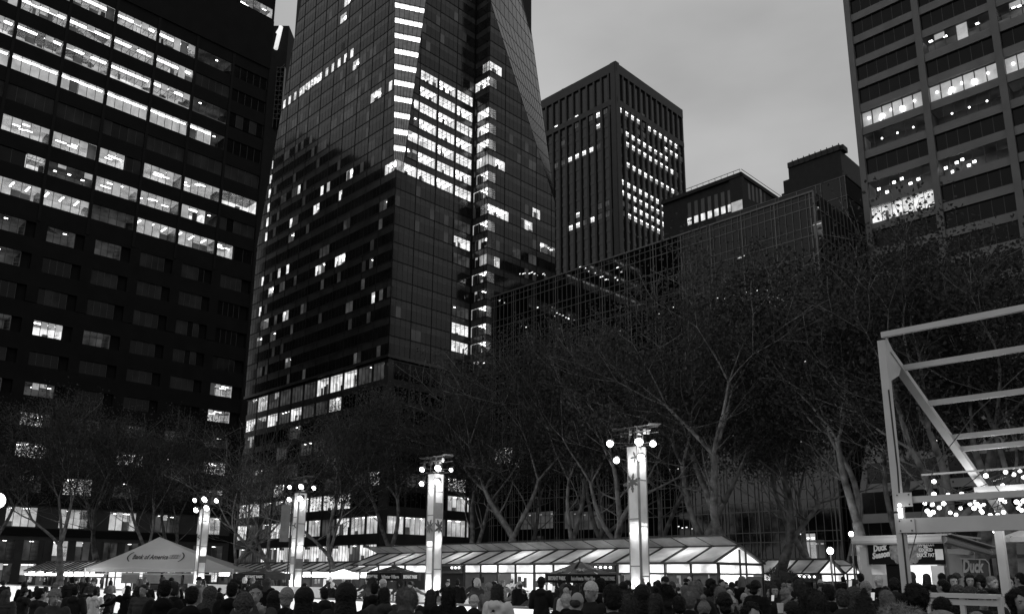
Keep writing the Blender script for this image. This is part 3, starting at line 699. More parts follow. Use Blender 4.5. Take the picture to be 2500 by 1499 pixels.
# ================================================================== two low buildings right of it
M['brick'] = mat('dark_brick', .022, .8, var=.25, scale=.8)
c1 = at(1808, 420, 190.); K1 = Face(c1[:2], V); K2 = Face(c1[:2], U); z1 = c1[2]
kb = thing('slot_window_block', K1.P(8, 0), 'small dark block with slit windows and one bright window row', 'building')
b = MB(); K1.box(b, 0, 24, 0, z1 - 1, -22, -.4); K1.box(b, -.4, 24, z1 - 1.2, z1 - .2, -.4, .4); K2.box(b, -.4, 22, z1 - 1.2, z1 - .2, -.4, .4)
K1.box(b, -.3, 3.2, z1 - 16, z1 - 1.2, -1, .2)
b.build('wall', M['brick'], kb)
b = MB()
for s_ in np.arange(0, 23, 1.8): K1.box(b, s_, s_ + .07, z1 - .2, z1 + .7, .2, .3)
K1.box(b, 0, 23, z1 + .6, z1 + .72, .2, .3); K2.box(b, 0, 22, z1 + .6, z1 + .72, .2, .3); b.build('roof_rail', M['pierc'], kb)
slitm = mat('grey_slit_glass', .09, .3)
for k in range(7):
    a, zz = K1.pix(1780 - k * 16.3, 490 + k * 5)
    m_ = MB(); K1.box(m_, a - .5, a + .5, zz - 3.0, zz + 3.0, -.4, -.3); m_.build('slit_window', slitm, kb)
    a, zz = K1.pix(1781 - k * 16.5, 507 + k * 5.5)
    m_ = MB(); K1.quad(m_, a - .62, a + .62, zz - 1.0, zz + 1.0, -.28); m_.build('window', M['white'], kb)
a, zz = K1.pix(1800, 504); m_ = MB(); K1.quad(m_, -.1, 3.0, zz - 1.3, zz + 1.3, .25); m_.build('window', M['blind'], kb)
for k in range(5):
    a, zz = K2.pix(1829 + k * 9.5, 468 + k * 4.2); m_ = MB(); K2.box(m_, a - .5, a + .5, zz - 2.2, zz + 2.2, -.35, .02 if k < 3 else .02); m_.build('slit_window', slitm if k != 3 else M['dimroom'], kb)
c3 = at(1917, 410, 215.); J1 = Face(c3[:2], V); zt = c3[2]
sb = thing('stepped_brick_tower', J1.P(-10, 0), 'stepped dark brick building with a raised corner fin', 'building')
b = MB()
def jp(x, y, d=0): return J1.pix(x, y, d)
a0, _ = jp(1925, 420); a1, _ = jp(2052, 375); zl = jp(1925, 412)[1]; 
J1.box(b, a1, a0, 0, zl, -20, 0); q0 = jp(1908, 440); J1.box(b, a0, q0[0], 0, q0[1], -18, -1); q1 = jp(1902, 470); J1.box(b, q0[0], q1[0], 0, q1[1], -17, -1.5)
q2 = jp(2068, 425); J1.box(b, q2[0], a1, 0, q2[1], -20, 0)
q3_ = jp(2045, 378); q4 = jp(2058, 352); P = J1.P
b.hexa([P(q4[0], zl, -3), P(q3_[0], zl, -3), P(q3_[0], zl, 0), P(q4[0], zl, 0), P(q4[0], q4[1], -3), P(q4[0] + .9, q4[1], -3), P(q4[0] + .9, q4[1], 0), P(q4[0], q4[1], 0)])
q5 = jp(2110, 470); J1.box(b, q5[0], q2[0], 0, q5[1], -20, 0)
b.build('wall', M['brick'], sb)
b = MB(); J1.box(b, a1, a0, zl, zl + 1.6, -.3, .4)
for k in range(9): J1.box(b, a1 + (a0 - a1) * k / 9, a1 + (a0 - a1) * k / 9 + .2, zl, zl + 1.9, .4, .6)
b.build('parapet', M['pierc'], sb)
# ================================================================== LIGHT COLUMNS around the rink
M['truss'] = mat('black_truss', .03, .4, metal=.3)
M['fabric'] = mat('white_banner_fabric', .8, .8, var=.12, scale=1.5, trans=.5)
M['leaf_print'] = mat('dark_printed_leaf', .12, .8, trans=.3)
M['lampface'] = mat('spotlight_face', .8, .4, emit=14.0)
M['lampbase'] = mat('base_light_box', .8, .5, emit=2.2)
M['seam'] = mat('banner_seam', .22, .7)
def lamp(name, kind, loc, energy, parent=None, size=.3, rot=None, spot=None):
    ld = bpy.data.lights.new(name, kind); ld.energy = energy
    if kind == 'AREA': ld.size = size
    else: ld.shadow_soft_size = size
    if spot: ld.spot_size = R(spot); ld.spot_blend = .5
    o = bpy.data.objects.new(name, ld); COL.objects.link(o); o.location = tuple(map(float, loc))
    if rot is not None: o.rotation_euler = Vector(rot).to_track_quat('-Z', 'Y').to_euler()
    if parent is not None: o.parent = parent; o.matrix_parent_inverse = parent.matrix_basis.inverted()
    return o
def star(mb, F, s_, z, r, d, n=6, m=0, seed=0, skew=.35):
    rs = random.Random(seed)
    for k in range(n):
        a = 2 * math.pi * k / n + rs.uniform(-.2, .2); rl = r * rs.uniform(.75, 1.1); pts = []
        for t, w in ((0, .05), (.3, .16), (.42, .11), (.6, .2), (.7, .12), (.85, .12), (1, 0)): pts.append((t, w))
        out = [(t, w) for t, w in pts] + [(t, -w) for t, w in pts[::-1][1:]]
        mb.poly([F.P(s_ + rl * (t * math.cos(a) - w * math.sin(a)), z + rl * (t * math.sin(a) + w * math.cos(a)), d + .0007 * k) for t, w in out], m)
cols = [(1562, 37.0, 1.0, 'tallest banner column with five round spotlights and a printed leaf flower, in front of the long glass stall', 1092, 1043),
        (1058, 45.2, 1.0, 'second banner column from the right, standing by the dark canopy tent on the ice edge', 1158, 1115),
        (722, 56.2, 1.0, 'third banner column from the right, bright panels in patches beside a bare dark tree', 1204, 1165),
        (487, 66.0, 1.0, 'smallest and farthest banner column, standing in front of the white peaked tent', 1243, 1200)]
for ci, (px, D, sc, lab, ytop, yplat) in enumerate(cols):
    o = at(px, 1400, D)[:2]; zt = at(px, ytop, D)[2]; zp = at(px, yplat, D)[2]
    w = .58; half = w / 2
    ct = thing('banner_column', (o[0], o[1], 0), lab, 'light column', 'banner columns along the ice rink')
    # near corner faces the camera: faces towards -U and -V
    FA = Face(np.array(o) - U * half - V * half, V)      # left face seen (normal -U)
    FBk = Face(np.array(o) - U * half - V * half, U)     # right face seen (normal -V)
    FC = Face(np.array(o) + U * half - V * half, V); FD = Face(np.array(o) - U * half + V * half, U)
    b = MB()
    for sx in (-1, 1):
        for sy in (-1, 1):
            q = np.array(o) + U * (half - .07) * sx + V * (half - .07) * sy; b.tube([(q[0], q[1], 0), (q[0], q[1], zp)], .03, 6)
    for k in range(int(zt) * 1): 
        z = .5 + k
        for (sx, sy, tx, ty) in ((-1, -1, 1, -1), (-1, -1, -1, 1), (1, 1, 1, -1), (1, 1, -1, 1)):
            a = np.array(o) + U * (half - .07) * sx + V * (half - .07) * sy; c = np.array(o) + U * (half - .07) * tx + V * (half - .07) * ty
            b.tube([(a[0], a[1], z), (c[0], c[1], z + 1)], .015, 5)
    b.build('truss', M['truss'], ct)
    for F, nm in ((FA, 0), (FBk, 1), (FC, 2), (FD, 3)):
        g_ = MB(); rs = random.Random(ci * 4 + nm); z = .75
        F.quad(g_, .03, w - .03, .75, zt, .02, 0)
        zz = .75 + rs.uniform(1, 1.6)
        while zz < zt - .3:
            F.box(g_, .01, w - .01, zz, zz + .05, .025, .035, 1); zz += rs.uniform(1.3, 2.3)
        F.box(g_, 0.0, .035, .75, zt, .0, .05, 1); F.box(g_, w - .035, w, .75, zt, .0, .05, 1)
        if nm == 0 or (nm == 1 and ci == 1):
            if ci == 0: star(g_, F, .34, zt - 1.65, .5, .04, 7, 2, 1); star(g_, F, .12, zt - .5, .3, .04, 5, 2, 3); star(g_, F, .3, 1.3, .32, .04, 5, 2, 4)
            elif ci == 1: star(g_, F, .34, zt - 2.9, .42, .04, 7, 2, 5)
            else: star(g_, F, .3, zt - 2.2, .3, .04, 5, 2, 6)
        for _ in range(1):
            zq = rs.uniform(zt * .3, zt - 1.5); F.box(g_, .04, w - .04, zq, zq + rs.uniform(.4, .9), .023, .028, rs.choice([1, 0]))
        g_.build('banner', [M['fabric'], M['seam'], M['leaf_print']], ct)
    b = MB()
    for F in (FA, FBk, FC, FD): F.box(b, .03, w - .03, .08, .70, -.03, .05)
    b.build('base_light', M['lampbase'], ct)
    # head: flat deck, cross rails and round spotlights
    b = MB(); n0 = np.array(o)
    for s_ in (-1, 1):
        a = n0 + V * 1.0 * s_; b.box(a[0] - .28, a[0] + .28, a[1] - .28, a[1] + .28, zp - .02, zp + .02)
    for z in (zp - .04, zp - .3, zt + .08):
        for s_ in (-.3, .3):
            a = n0 + U * s_ - V * 1.05; c = n0 + U * s_ + V * 1.05; b.tube([(a[0], a[1], z), (c[0], c[1], z)], .025, 6)
            a = n0 + V * s_ - U * .5; c = n0 + V * s_ + U * .5; b.tube([(a[0], a[1], z), (c[0], c[1], z)], .025, 6)
    for k in range(10):
        a = n0 + V * random.uniform(-.9, .9) + U * random.uniform(-.3, .3); b.box(a[0] - .06, a[0] + .06, a[1] - .06, a[1] + .06, zp - .4, zp - .18)
    b.build('top_rails', M['truss'], ct)
    dn = Vector((-.25, -.75, -.45))
    spots = {0: [(1489, 1083, .30), (1560, 1079, .36), (1594, 1083, .28), (1505, 1124, .27), (1565, 1117, .34)], 1: [(1030, 1146, .27), (1069, 1143, .35), (1101, 1147, .2), (1029, 1181, .26), (1067, 1176, .34)],
             2: [(707, 1189, .26), (735, 1188, .36), (766, 1191, .28), (706, 1219, .3), (733, 1217, .4)], 3: [(475, 1221, .32), (499, 1219, .45), (528, 1222, .34), (478, 1245, .4), (504, 1240, .45)]}[ci]
    for (sx, sy, rd) in spots:
        p = Vector(at(sx, sy, D - .55)); h = MB(); dd = dn.normalized()
        h.tube([p - dd * .38, p - dd * .1, p - dd * .02], [rd * .32, rd * .6, rd * .62], 14)
        hs = h.build('spotlight', M['truss'], ct)
        f_ = MB(); f_.disc(p + dd * .0, dd, rd * .5, 0, 18); f_.build('lens', M['lampface'], hs)
        f_ = MB(); q = n0; f_.tube([p - dd * .2, (q[0] + (p.x - q[0]) * .5, q[1], p.z + .1), (q[0], q[1], p.z + .12)], .018, 5); f_.build('bracket', M['truss'], hs)
    lamp('rink_light', 'SPOT', (o[0] - .6, o[1] - .9, zt + .3), 7000, ct, .25, rot=(-.85, -.4, -.62), spot=95)
    lamp('head_spill', 'POINT', (o[0] + .3, o[1] - 1.2, zt + .5), 240 if D < 50 else 18, ct, .2)
    lamp('inner_light', 'POINT', (o[0], o[1], 1.3), 42, ct, .12)
    lamp('inner_light', 'POINT', (o[0], o[1], zt * .5), 24, ct, .12)
    lamp('inner_light', 'POINT', (o[0], o[1], zt - .8), 22, ct, .12)

# ================================================================== GLASS-ROOFED STALLS
M['roofglass'] = mat('frosted_roof_panel', .62, .3, var=.3, scale=1.2, trans=.55)
M['stallframe'] = mat('dark_stall_frame', .03, .45)
M['stallint'] = mat('lit_stall_interior', .8, .7, emit=.95, evar=.5, escale=1.1)
M['stallwall'] = mat('stall_panel', .16, .6)
M['stalldark'] = mat('dark_stall_board', .02, .6)
M['bulb'] = mat('round_bulb', .8, .4, emit=5.0)
M['paper'] = mat('white_paper', .7, .8)
M['glow_fr'] = mat('lit_transom_glass', .8, .5, emit=1.0, evar=.6, escale=.9)
def stall(name, o, L, W, ze, zr, label, nb, bright, seed, wing=True, front=True):
    """glass stall: front wall along V from o, gable end at o running along U"""
    rs = random.Random(seed); F = Face(o, V); E = Face(np.array(o, float), U); P = F.P
    t = thing(name, P(L / 2, 0), label, 'market stall', 'glass-roofed market stalls')
    fr = MB(); step = L / nb; roof = MB()
    for k in range(nb * 2):
        s0, s1 = k * step / 2, (k + 1) * step / 2
        roof.poly([P(s0, ze, .35), P(s1, ze, .35), P(s1, zr, -W / 2), P(s0, zr, -W / 2)], 0)
        roof.poly([P(s0, ze, -W - .35), P(s1, ze, -W - .35), P(s1, zr, -W / 2 - .02), P(s0, zr, -W / 2 - .02)], 0)
        if wing: roof.poly([P(s0 + .0, zr + .03, -W / 2 + .02), P(s1, zr + .03, -W / 2 + .02), P(s1 + .55, zr + .52, -W / 2 + .9), P(s0 + .55, zr + .52, -W / 2 + .9)], 0)
    roof.build('roof', M['roofglass'], t)
    for k in range(nb * 2 + 1):
        s_ = k * step / 2; w = .11 if k % 2 == 0 else .05
        fr.bar(P(s_, ze + .03, .36), P(s_, zr + .05, -W / 2), w, .1); fr.bar(P(s_, ze + .03, -W - .36), P(s_, zr + .05, -W / 2), w, .1)
        if wing: fr.bar(P(s_, zr + .05, -W / 2), P(s_ + .55, zr + .55, -W / 2 + .9), w, .08)
        if k % 2 == 0 or rs.random() < .5: F.box(fr, s_ - .06, s_ + .06, 0, ze, -.1, .05)
    fr.bar(P(-.02, zr + .02, -W / 2), P(L, zr + .02, -W / 2), .16, .16); fr.bar(P(0, ze, .36), P(L, ze, .36), .1, .12)
    if wing: fr.bar(P(.5, zr + .56, -W / 2 + .92), P(L + .5, zr + .56, -W / 2 + .92), .07)
    F.box(fr, 0, L, ze - .62, ze - .52, -.08, .07); F.box(fr, 0, L, ze - .06, ze, -.08, .06)
    E.box(fr, 0, W, ze - .1, ze + .05, -.05, .06); E.box(fr, 0, W, ze - .62, ze - .54, -.05, .06)
    E.box(fr, -.06, .06, 0, ze, -.05, .07); E.box(fr, W - .06, W + .06, 0, ze, -.05, .07)
    for q in (W * .48, W * .62): E.box(fr, q - .04, q + .04, 0, (ze + (zr - ze) * .8), -.04, .05)
    fr.build('frame', M['stallframe'], t)
    wl = MB()
    F.quad(wl, 0, L, 0, ze - .1, -W, 0); F.quad(wl, 0, L, ze - .08, ze - .08, -1, 0)
    for k in range(nb):                       # what each bay shows behind its glass
        s0, s1 = k * step + .1, (k + 1) * step - .1
        c = rs.random()
        if c < bright: F.quad(wl, s0, s1, 0, ze - .62, -1.2, 1)
        elif c < bright + .22: F.quad(wl, s0, s1, 0, ze - .62, -.02, 2)
        else: F.quad(wl, s0, s1, 0, ze - .62, -.5, 3)
        if c < .8: F.quad(wl, s0, s1, ze - .53, ze - .06, -.03, 4)
        else: F.box(wl, s0, s1, ze - .5, ze - .1, -.02, .08, 3)
        for j in range(rs.randint(1, 3)):
            a = rs.uniform(s0, s1 - .3); z = rs.uniform(1.2, ze - 1.1); F.box(wl, a, a + rs.uniform(.2, .5), z, z + rs.uniform(.3, .5), .0, .02, rs.choice([5, 2, 3]))
        if c < bright:
            for j in range(4):
                a = rs.uniform(s0, s1 - .4); z = rs.uniform(.8, ze - 1.2); F.box(wl, a, a + rs.uniform(.15, .5), z, z + rs.uniform(.2, .7), -1.1, -1.0, rs.choice([2, 3, 2]))
    E.quad(wl, 0, W, 0, ze - .62, -.6, 2 if not front else 1); E.quad(wl, W * .65, W, .3, ze - .7, -.02, 2); E.quad(wl, 0, W, ze - .53, ze - .1, -.03, 4)
    wl.poly([E.P(.1, ze + .05, -.1), E.P(W - .1, ze + .05, -.1), E.P(W / 2, zr - .08, -.1)], 4)
    wl.build('stall_front', [M['stallwall'], M['stallint'], M['stallwall'], M['stalldark'], M['glow_fr'], M['paper']], t)
    for k in range(nb):
        if rs.random() < .6:
            m_ = MB(); n = rs.randint(2, 5)
            for j in range(n): m_.ball(P(k * step + .4 + j * .38, ze - .22, .16), .075, 0, 8, 5)
            m_.build('bulb_row', M['bulb'], t)
    return t, F
c0 = at(1754, 1400, 45.)[:2]
st, FS = stall('glass_stall', c0, 34.0, 4.85, 2.58, 3.55, 'long glass-roofed market stall glowing behind the tallest banner column', 10, .45, 4)
for k, e in enumerate((5, 12, 19, 25, 31)):
    q = FS.P(3 + k * 6.5, 2.2, -1.9); lamp('stall_light', 'POINT', q, 120, st, .3)
for k in range(26):
    pass
c0b = at(2003, 1400, 60.)[:2]
st2, FS2 = stall('glass_stall', c0b, 7.6, 3.9, 2.12, 3.15, 'short dark-walled glass-roofed stall behind the round bush, right of the long one', 3, .0, 9, wing=False, front=False)
lamp('stall_light', 'POINT', FS2.P(3.5, 1.9, -1.6), 45, st2, .3)
c0c = at(2068, 1400, 78.)[:2]
st3, FS3 = stall('glass_stall', c0c, 5.0, 3.5, 2.2, 2.95, 'smallest glass-roofed stall, seen past the gable of the dark-walled one', 2, .5, 12, wing=True)
lamp('stall_light', 'POINT', FS3.P(2, 1.9, -1.6), 25, st3, .3)
c0d = at(262, 1400, 76.)[:2]
st4, FS4 = stall('glass_stall', c0d, 24, 3.6, 2.0, 2.95, 'low glass-roofed stall with a line of bulbs left of the white tent', 8, .25, 15, wing=False)
for k in range(3): lamp('stall_light', 'POINT', FS4.P(3 + 6 * k, 1.9, -1.6), 30, st4, .3)
b = MB()
for k in range(56): b.ball(FS4.P(.3 + k * .42 + random.uniform(-.1, .1), 1.62, .3), .1, 0, 6, 4)
b.build('bulb_string', M['bulb'], st4)
c0e = at(905, 1400, 66.)[:2]
st5, FS5 = stall('glass_stall', c0e, 26, 3.6, 2.1, 2.85, 'low dim stall with bright fringe lights between the white tent and the dark canopies', 9, .3, 21, wing=False)
for k in range(3): lamp('stall_light', 'POINT', FS5.P(3 + 6 * k, 1.9, -1.6), 25, st5, .3)
b = MB()
for k in range(50):
    if random.random() < .75: b.ball(FS5.P(.3 + k * .5, 1.72, .3), .1, 0, 6, 4)
b.build('bulb_string', M['bulb'], st5)

# ================================================================== WHITE PEAKED TENT
M['tent'] = mat('white_tent_canvas', .5, .8, var=.08, scale=.6, trans=.25)
M['tentpole'] = mat('white_tent_pole', .6, .5)
M['print'] = mat('dark_print', .04, .8)
D_ = 69.0; tl, tr_, pk = at(208, 1386, D_), at(570, 1386, D_), at(392, 1312, D_)
hw = (tr_[0] - tl[0]) / 2; cx_, cz = (tl[0] + tr_[0]) / 2, tl[2]
tt = thing('peaked_tent', (cx_, D_ + hw, 0), 'white peaked tent with a dark printed name, behind the farthest banner column', 'tent')
b = MB(); dd = 5.4; ap = (at(390, 1310, D_ + dd / 2)[0], D_ + dd / 2, at(392, 1310, D_ + dd / 2)[2]); cn = [(cx_ - hw, D_, cz), (cx_ + hw, D_, cz), (cx_ + hw, D_ + dd, cz), (cx_ - hw, D_ + dd, cz)]
for k in range(4):
    a, c = Vector(cn[k]), Vector(cn[(k + 1) % 4]); rows = 8
    for r_ in range(rows):
        t0, t1 = r_ / rows, (r_ + 1) / rows; f_ = lambda t: t - .12 * math.sin(math.pi * t)
        A0, A1 = a.lerp(Vector(ap), t0), a.lerp(Vector(ap), t1); C0, C1 = c.lerp(Vector(ap), t0), c.lerp(Vector(ap), t1)
        sag = lambda t: Vector((0, 0, -.13 * math.sin(math.pi * t)))
        b.poly([A0 + sag(t0), C0 + sag(t0), C1 + sag(t1), A1 + sag(t1)])
    b.poly([a, c, c - Vector((0, 0, .28)), a - Vector((0, 0, .28))])
b.build('canopy', M['tent'], tt)
for k in range(4):
    m_ = MB(); q = cn[k]; m_.tube([(q[0], q[1], 0), (q[0], q[1], cz)], .07, 8); m_.build('leg', M['tentpole'], tt)
b = MB(); b.bar((cn[0][0], D_, cz - .45), (cn[1][0], D_, cz - .45), .06)
for k in range(6): b.bar((cn[0][0] + k * 1.6, D_, cz - .45), (cn[0][0] + k * 1.6 + .8, D_, cz - .05), .03)
b.build('truss_rail', M['tentpole'], tt)
b = MB()
for k in (0, 1, 2, 3): b.box(cn[0][0] + 2.6 + k * 1.75, cn[0][0] + 4.1 + k * 1.75, D_ + 1.0, D_ + 1.04, 1.0, cz - .35)
b.build('clear_side_panels', mat('lit_side_panel', .5, .6, trans=.4), tt)
hh = ap[2] - cz; sl = Vector((0, dd / 2, hh)).normalized(); nf_ = Vector((0, -hh, dd / 2)).normalized(); tp = Vector((cx_ - .1, D_, cz)) + (Vector(ap) - Vector((cx_, D_, cz))) * .38 + Vector((0, 0, -.12)) + nf_ * .05; tp.x = at(381, 1358, D_ + 1)[0]
text_mesh("Bank of America", .76, tp - Vector((.45, 0, 0)), (1, 0, 0), sl, 'printed_name', M['print'], tt, weight=.012, width=2.95)
b = MB(); ex = Vector((1, 0, 0)); oc = tp + Vector((1.55, 0, 0))
for k in range(4):
    for t in range(3):
        p = oc + ex * ((k - 1.5) * .2) + sl * ((t - 1) * .18); b.poly([p + ex * -.2 + sl * -.02, p + ex * .15 + sl * .1, p + ex * .2 + sl * .16, p + ex * -.15 + sl * .04])
for sgn in (-1, 1):
    oc2 = tp + Vector((0, 0, 0)) + nf_ * .03; pr = None
    for k in range(9):
        a = (k - 4) / 4; p = oc2 + ex * (sgn * (2.4 - .3 * a * a)) + sl * (a * .55); q = oc2 + ex * (sgn * (2.28 - .3 * a * a)) + sl * (a * .55)
        if pr: b.poly([pr[0], p, q, pr[1]])
        pr = (p, q)
b.build('printed_emblem', M['print'], tt)
lamp('tent_light', 'POINT', (cx_, D_ + 2.6, 1.9), 60, tt, .4)
lamp('tent_work_light', 'POINT', (cn[0][0] + .9, D_ - .9, 2.1), 22, tt, .12)

# ================================================================== CANOPIES
M['umb'] = mat('dark_canopy_cloth', .010, .9, var=.2, scale=2, spec=.1)
M['umbstar'] = mat('grey_printed_leaf', .07, .8)
M['umbtxt'] = mat('pale_print', .4, .7)
def umbrella(px, ypk, yedge, D, wpx, label, texts, seed, sides=8, val=.3, m=None):
    o = at(px, 1400, D)[:2]; zp = at(px, ypk, D)[2]; ze = at(px, yedge, D)[2]; r = wpx / 2 / 2042 * D
    t = thing('canopy_umbrella', (o[0], o[1], 0), label, 'umbrella', 'dark canopies in the crowd'); b = MB(); rings = 5
    def q(k, t_): a = 2 * math.pi * (k + .5) / sides - math.pi / 2 - math.pi / sides*0; return Vector((o[0] + r * t_ * math.cos(a), o[1] + r * t_ * math.sin(a), ze + (zp - ze) * (1 - t_) ** 1.12))
    for k in range(sides):
        for j in range(rings): b.poly([q(k, j / rings), q(k + 1, j / rings), q(k + 1, (j + 1) / rings), q(k, (j + 1) / rings)] if j else [q(k, 0), q(k, 1 / rings), q(k + 1, 1 / rings)])
    b.build('canopy', m or M['umb'], t)
    b = MB()
    for k in range(sides):
        a, c = q(k, 1), q(k + 1, 1); b.poly([a, c, c - Vector((0, 0, val)), a - Vector((0, 0, val))])
    b.build('valance', m or M['umb'], t)
    b = MB(); b.tube([(o[0], o[1], 0), (o[0], o[1], zp + .1)], .03, 8); b.ball((o[0], o[1], zp + .1), .05); b.build('pole', M['stallframe'], t)
    b = MB()
    for k in range(sides): b.tube([q(k, 1), q(k, .0) - Vector((0, 0, .12))], .012, 4)
    b.build('ribs', M['stallframe'], t)
    if texts:
        rs = random.Random(seed); b = MB()
        for k in range(sides):
            for j in range(2):
                tt_ = rs.uniform(.55, .8); c = q(k, tt_).lerp(q(k + 1, tt_), rs.uniform(.3, .7)); e1 = (q(k + 1, 1) - q(k, 1)).normalized(); e2 = (q(k, .3).lerp(q(k + 1, .3), .5) - q(k, 1).lerp(q(k + 1, 1), .5)).normalized()
                nn = e1.cross(e2).normalized(); nn = nn if nn.z > 0 else -nn; c = c + nn * .03; rl = r * (.16 if j else .07)
                for s_ in range(6):
                    an = s_ * math.pi / 3 + rs.uniform(-.2, .2); d1 = e1 * math.cos(an) + e2 * math.sin(an); d2 = e1 * -math.sin(an) + e2 * math.cos(an)
                    b.poly([c + nn * .001 * s_, c + d1 * rl * .5 + d2 * rl * .16 + nn * .001 * s_, c + d1 * rl + nn * .001 * s_, c + d1 * rl * .5 - d2 * rl * .16 + nn * .001 * s_])
        b.build('printed_leaves', M['umbstar'], t)
        for k, tx in texts:
            a, c = q(k, 1), q(k + 1, 1); mid = (a + c) / 2 - Vector((0, 0, val / 2)); e = (c - a).normalized(); nn = e.cross(Vector((0, 0, 1)))
            if nn.dot(mid) > 0: nn = -nn
            if e.x < 0: e = -e
            text_mesh(tx, val * .62, mid + nn * .015, e, (0, 0, 1), 'printed_name', M['umbtxt'], t, weight=.006, width=(c - a).length * .8)
    return t
umbrella(1416, 1369, 1401, 27.5, 182, 'dark printed canopy with pale lettering on its edge, in front of the long stall', [(7, 'Bank of America  Winter Village'), (6, 'BRYANT PARK'), (0, 'BRYANT PARK')], 3, 8, .27)
umbrella(962, 1379, 1398, 34., 136, 'dark low canopy just left of the second banner column', [(7, 'Winter Village'), (6, 'BRYANT PARK'), (0, 'BRYANT PARK')], 5, 8, .3)
umbrella(640, 1386, 1400, 44., 136, 'dark plain canopy right of the white peaked tent', [(7, 'BRYANT PARK')], 7, 8, .3)
M['litcloth'] = mat('brightly_lit_canopy_cloth', .85, .8, trans=.5)
lu = umbrella(838, 1389, 1400, 42., 78, 'small white lit canopy left of the dark low canopy', [], 8, 8, .25, M['litcloth'])
lamp('canopy_light', 'POINT', lu.location + Vector((0, 0, 1.75)), 60, lu, .15)
# ================================================================== WHITE STEEL FRAME at the right
M['wsteel'] = mat('white_painted_steel', .6, .45, var=.1, scale=2.5, bump=.05)
P0 = Vector(at(2152, 814, 12.0)); gx0, gy0 = P0.x, P0.y
pf = thing('steel_pergola', (gx0, gy0, 0), 'white painted steel frame with sloping rafter and open purlins at the right edge', 'pergola')
nV = Vector((-V[0], -V[1], 0)); uU = Vector((U[0], U[1], 0))
b = MB(); b.bar((gx0, gy0, 0), (gx0, gy0, P0.z - .12), .112, .112, up=uU); b.build('post', M['wsteel'], pf)
r_end = Vector((gx0, gy0, 0)) + uU * 5.7; zr1 = 2.98
top = Vector((gx0, gy0, P0.z - .2)) + uU * .15; end = Vector((r_end.x, r_end.y, zr1))
b = MB(); b.bar(top, end, .06, .13, up=(0, 0, 1)); b.bar(top - Vector((0, 0, .07)), end - Vector((0, 0, .1)), .13, .025); b.build('rafter', M['wsteel'], pf)
b = MB(); b.hexa([Vector((gx0, gy0, P0.z - .75)) + uU * .05 + nV * .03, Vector((gx0, gy0, P0.z - .6)) + uU * .42 + nV * .03, Vector((gx0, gy0, P0.z - .6)) + uU * .42 + nV * .05, Vector((gx0, gy0, P0.z - .75)) + uU * .05 + nV * .05,
        Vector((gx0, gy0, P0.z - .05)) + uU * .05 + nV * .03, Vector((gx0, gy0, P0.z - .45)) + uU * .55 + nV * .03, Vector((gx0, gy0, P0.z - .45)) + uU * .55 + nV * .05, Vector((gx0, gy0, P0.z - .05)) + uU * .05 + nV * .05]); b.build('gusset', M['wsteel'], pf)
def purlin(start, L=7.0, w=.07, h=.085, name='purlin'):
    m_ = MB(); s_ = Vector(start); m_.bar(s_, s_ + nV * L, w, h); o = m_.build(name, M['wsteel'], pf); return o
purlin((gx0, gy0, P0.z - .03))
for (x, y) in ((2200, 886), (2262, 981), (2322, 1073), (2343, 1107)):
    r = ray(x, y); best = min(((abs((lambda q: (q.x / q.y) - r[0] / r[1])(top.lerp(end, t))) , t) for t in np.linspace(0, 1, 400)))[1]
    q = top.lerp(end, float(best)); purlin(q + Vector((0, 0, .02)))
for (y, h, w, nm) in ((1226, .09, .08, 'beam'), (1287, .21, .11, 'beam')):
    z = at(2200, y, 12.3)[2]; purlin((gx0 + .05, gy0 - .05, z), w=w, h=h, name=nm)
zz = at(2380, 1196, 14.)[2]; q = Vector(at(2380, 1196, 14.7)); purlin(q, L=6, w=.09, h=.1)
q = Vector(at(2250, 1159, 14.5)); m_ = MB(); m_.bar(q, q + nV * 7, .025, .03); m_.build('rail', M['wsteel'], pf)
q = Vector((gx0, gy0, 0)) + nV * 2.7 + uU * 3.2; q = Vector(at(2452, 1400, 14.5)); b = MB(); b.bar((q.x, q.y, 0), (q.x, q.y, at(2452, 1285, 14.5)[2]), .13, .13, up=uU); b.build('post', M['wsteel'], pf)
b = MB(); b.tube([Vector((gx0, gy0, 2.0)) + uU * .1, Vector(at(2280, 1140, 13.2)), Vector(at(2380, 1010, 13.6)), Vector(at(2500, 900, 13.8))], .008, 5)
b.tube([Vector(at(2180, 850, 12.1)), Vector(at(2320, 930, 13.2)), Vector(at(2500, 985, 14))], .006, 5); b.build('stay_wire', M['truss'], pf)
b = MB()
for zq in (at(2200, 1226, 12.3)[2], at(2200, 1287, 12.3)[2]):
    b = MB()
    c_ = Vector((gx0, gy0, zq)) + nV * .1 - uU * .075; b.hexa([c_ + nV * sx * .12 + uU * sy * .006 + Vector((0, 0, sz)) for sz in (-.1, .1) for sx, sy in ((-1, -1), (1, -1), (1, 1), (-1, 1))])
    pl_ = b.build('joint_plate', M['wsteel'], pf)
    for i in (-.08, .08):
        for j in (-.07, .07): b = MB(); b.ball(c_ + nV * i + Vector((0, 0, j)) - uU * .01, .012, 0, 6, 4); b.build('bolt', M['truss'], pl_)
b = MB(); b.tube([(gx0 - .02, gy0 - .07, .2), (gx0 - .02, gy0 - .07, 2.6), (gx0 + .0, gy0 - .08, 3.4), (gx0 - .01, gy0 - .07, 4.6)], .012, 6); b.build('cable', M['truss'], pf)
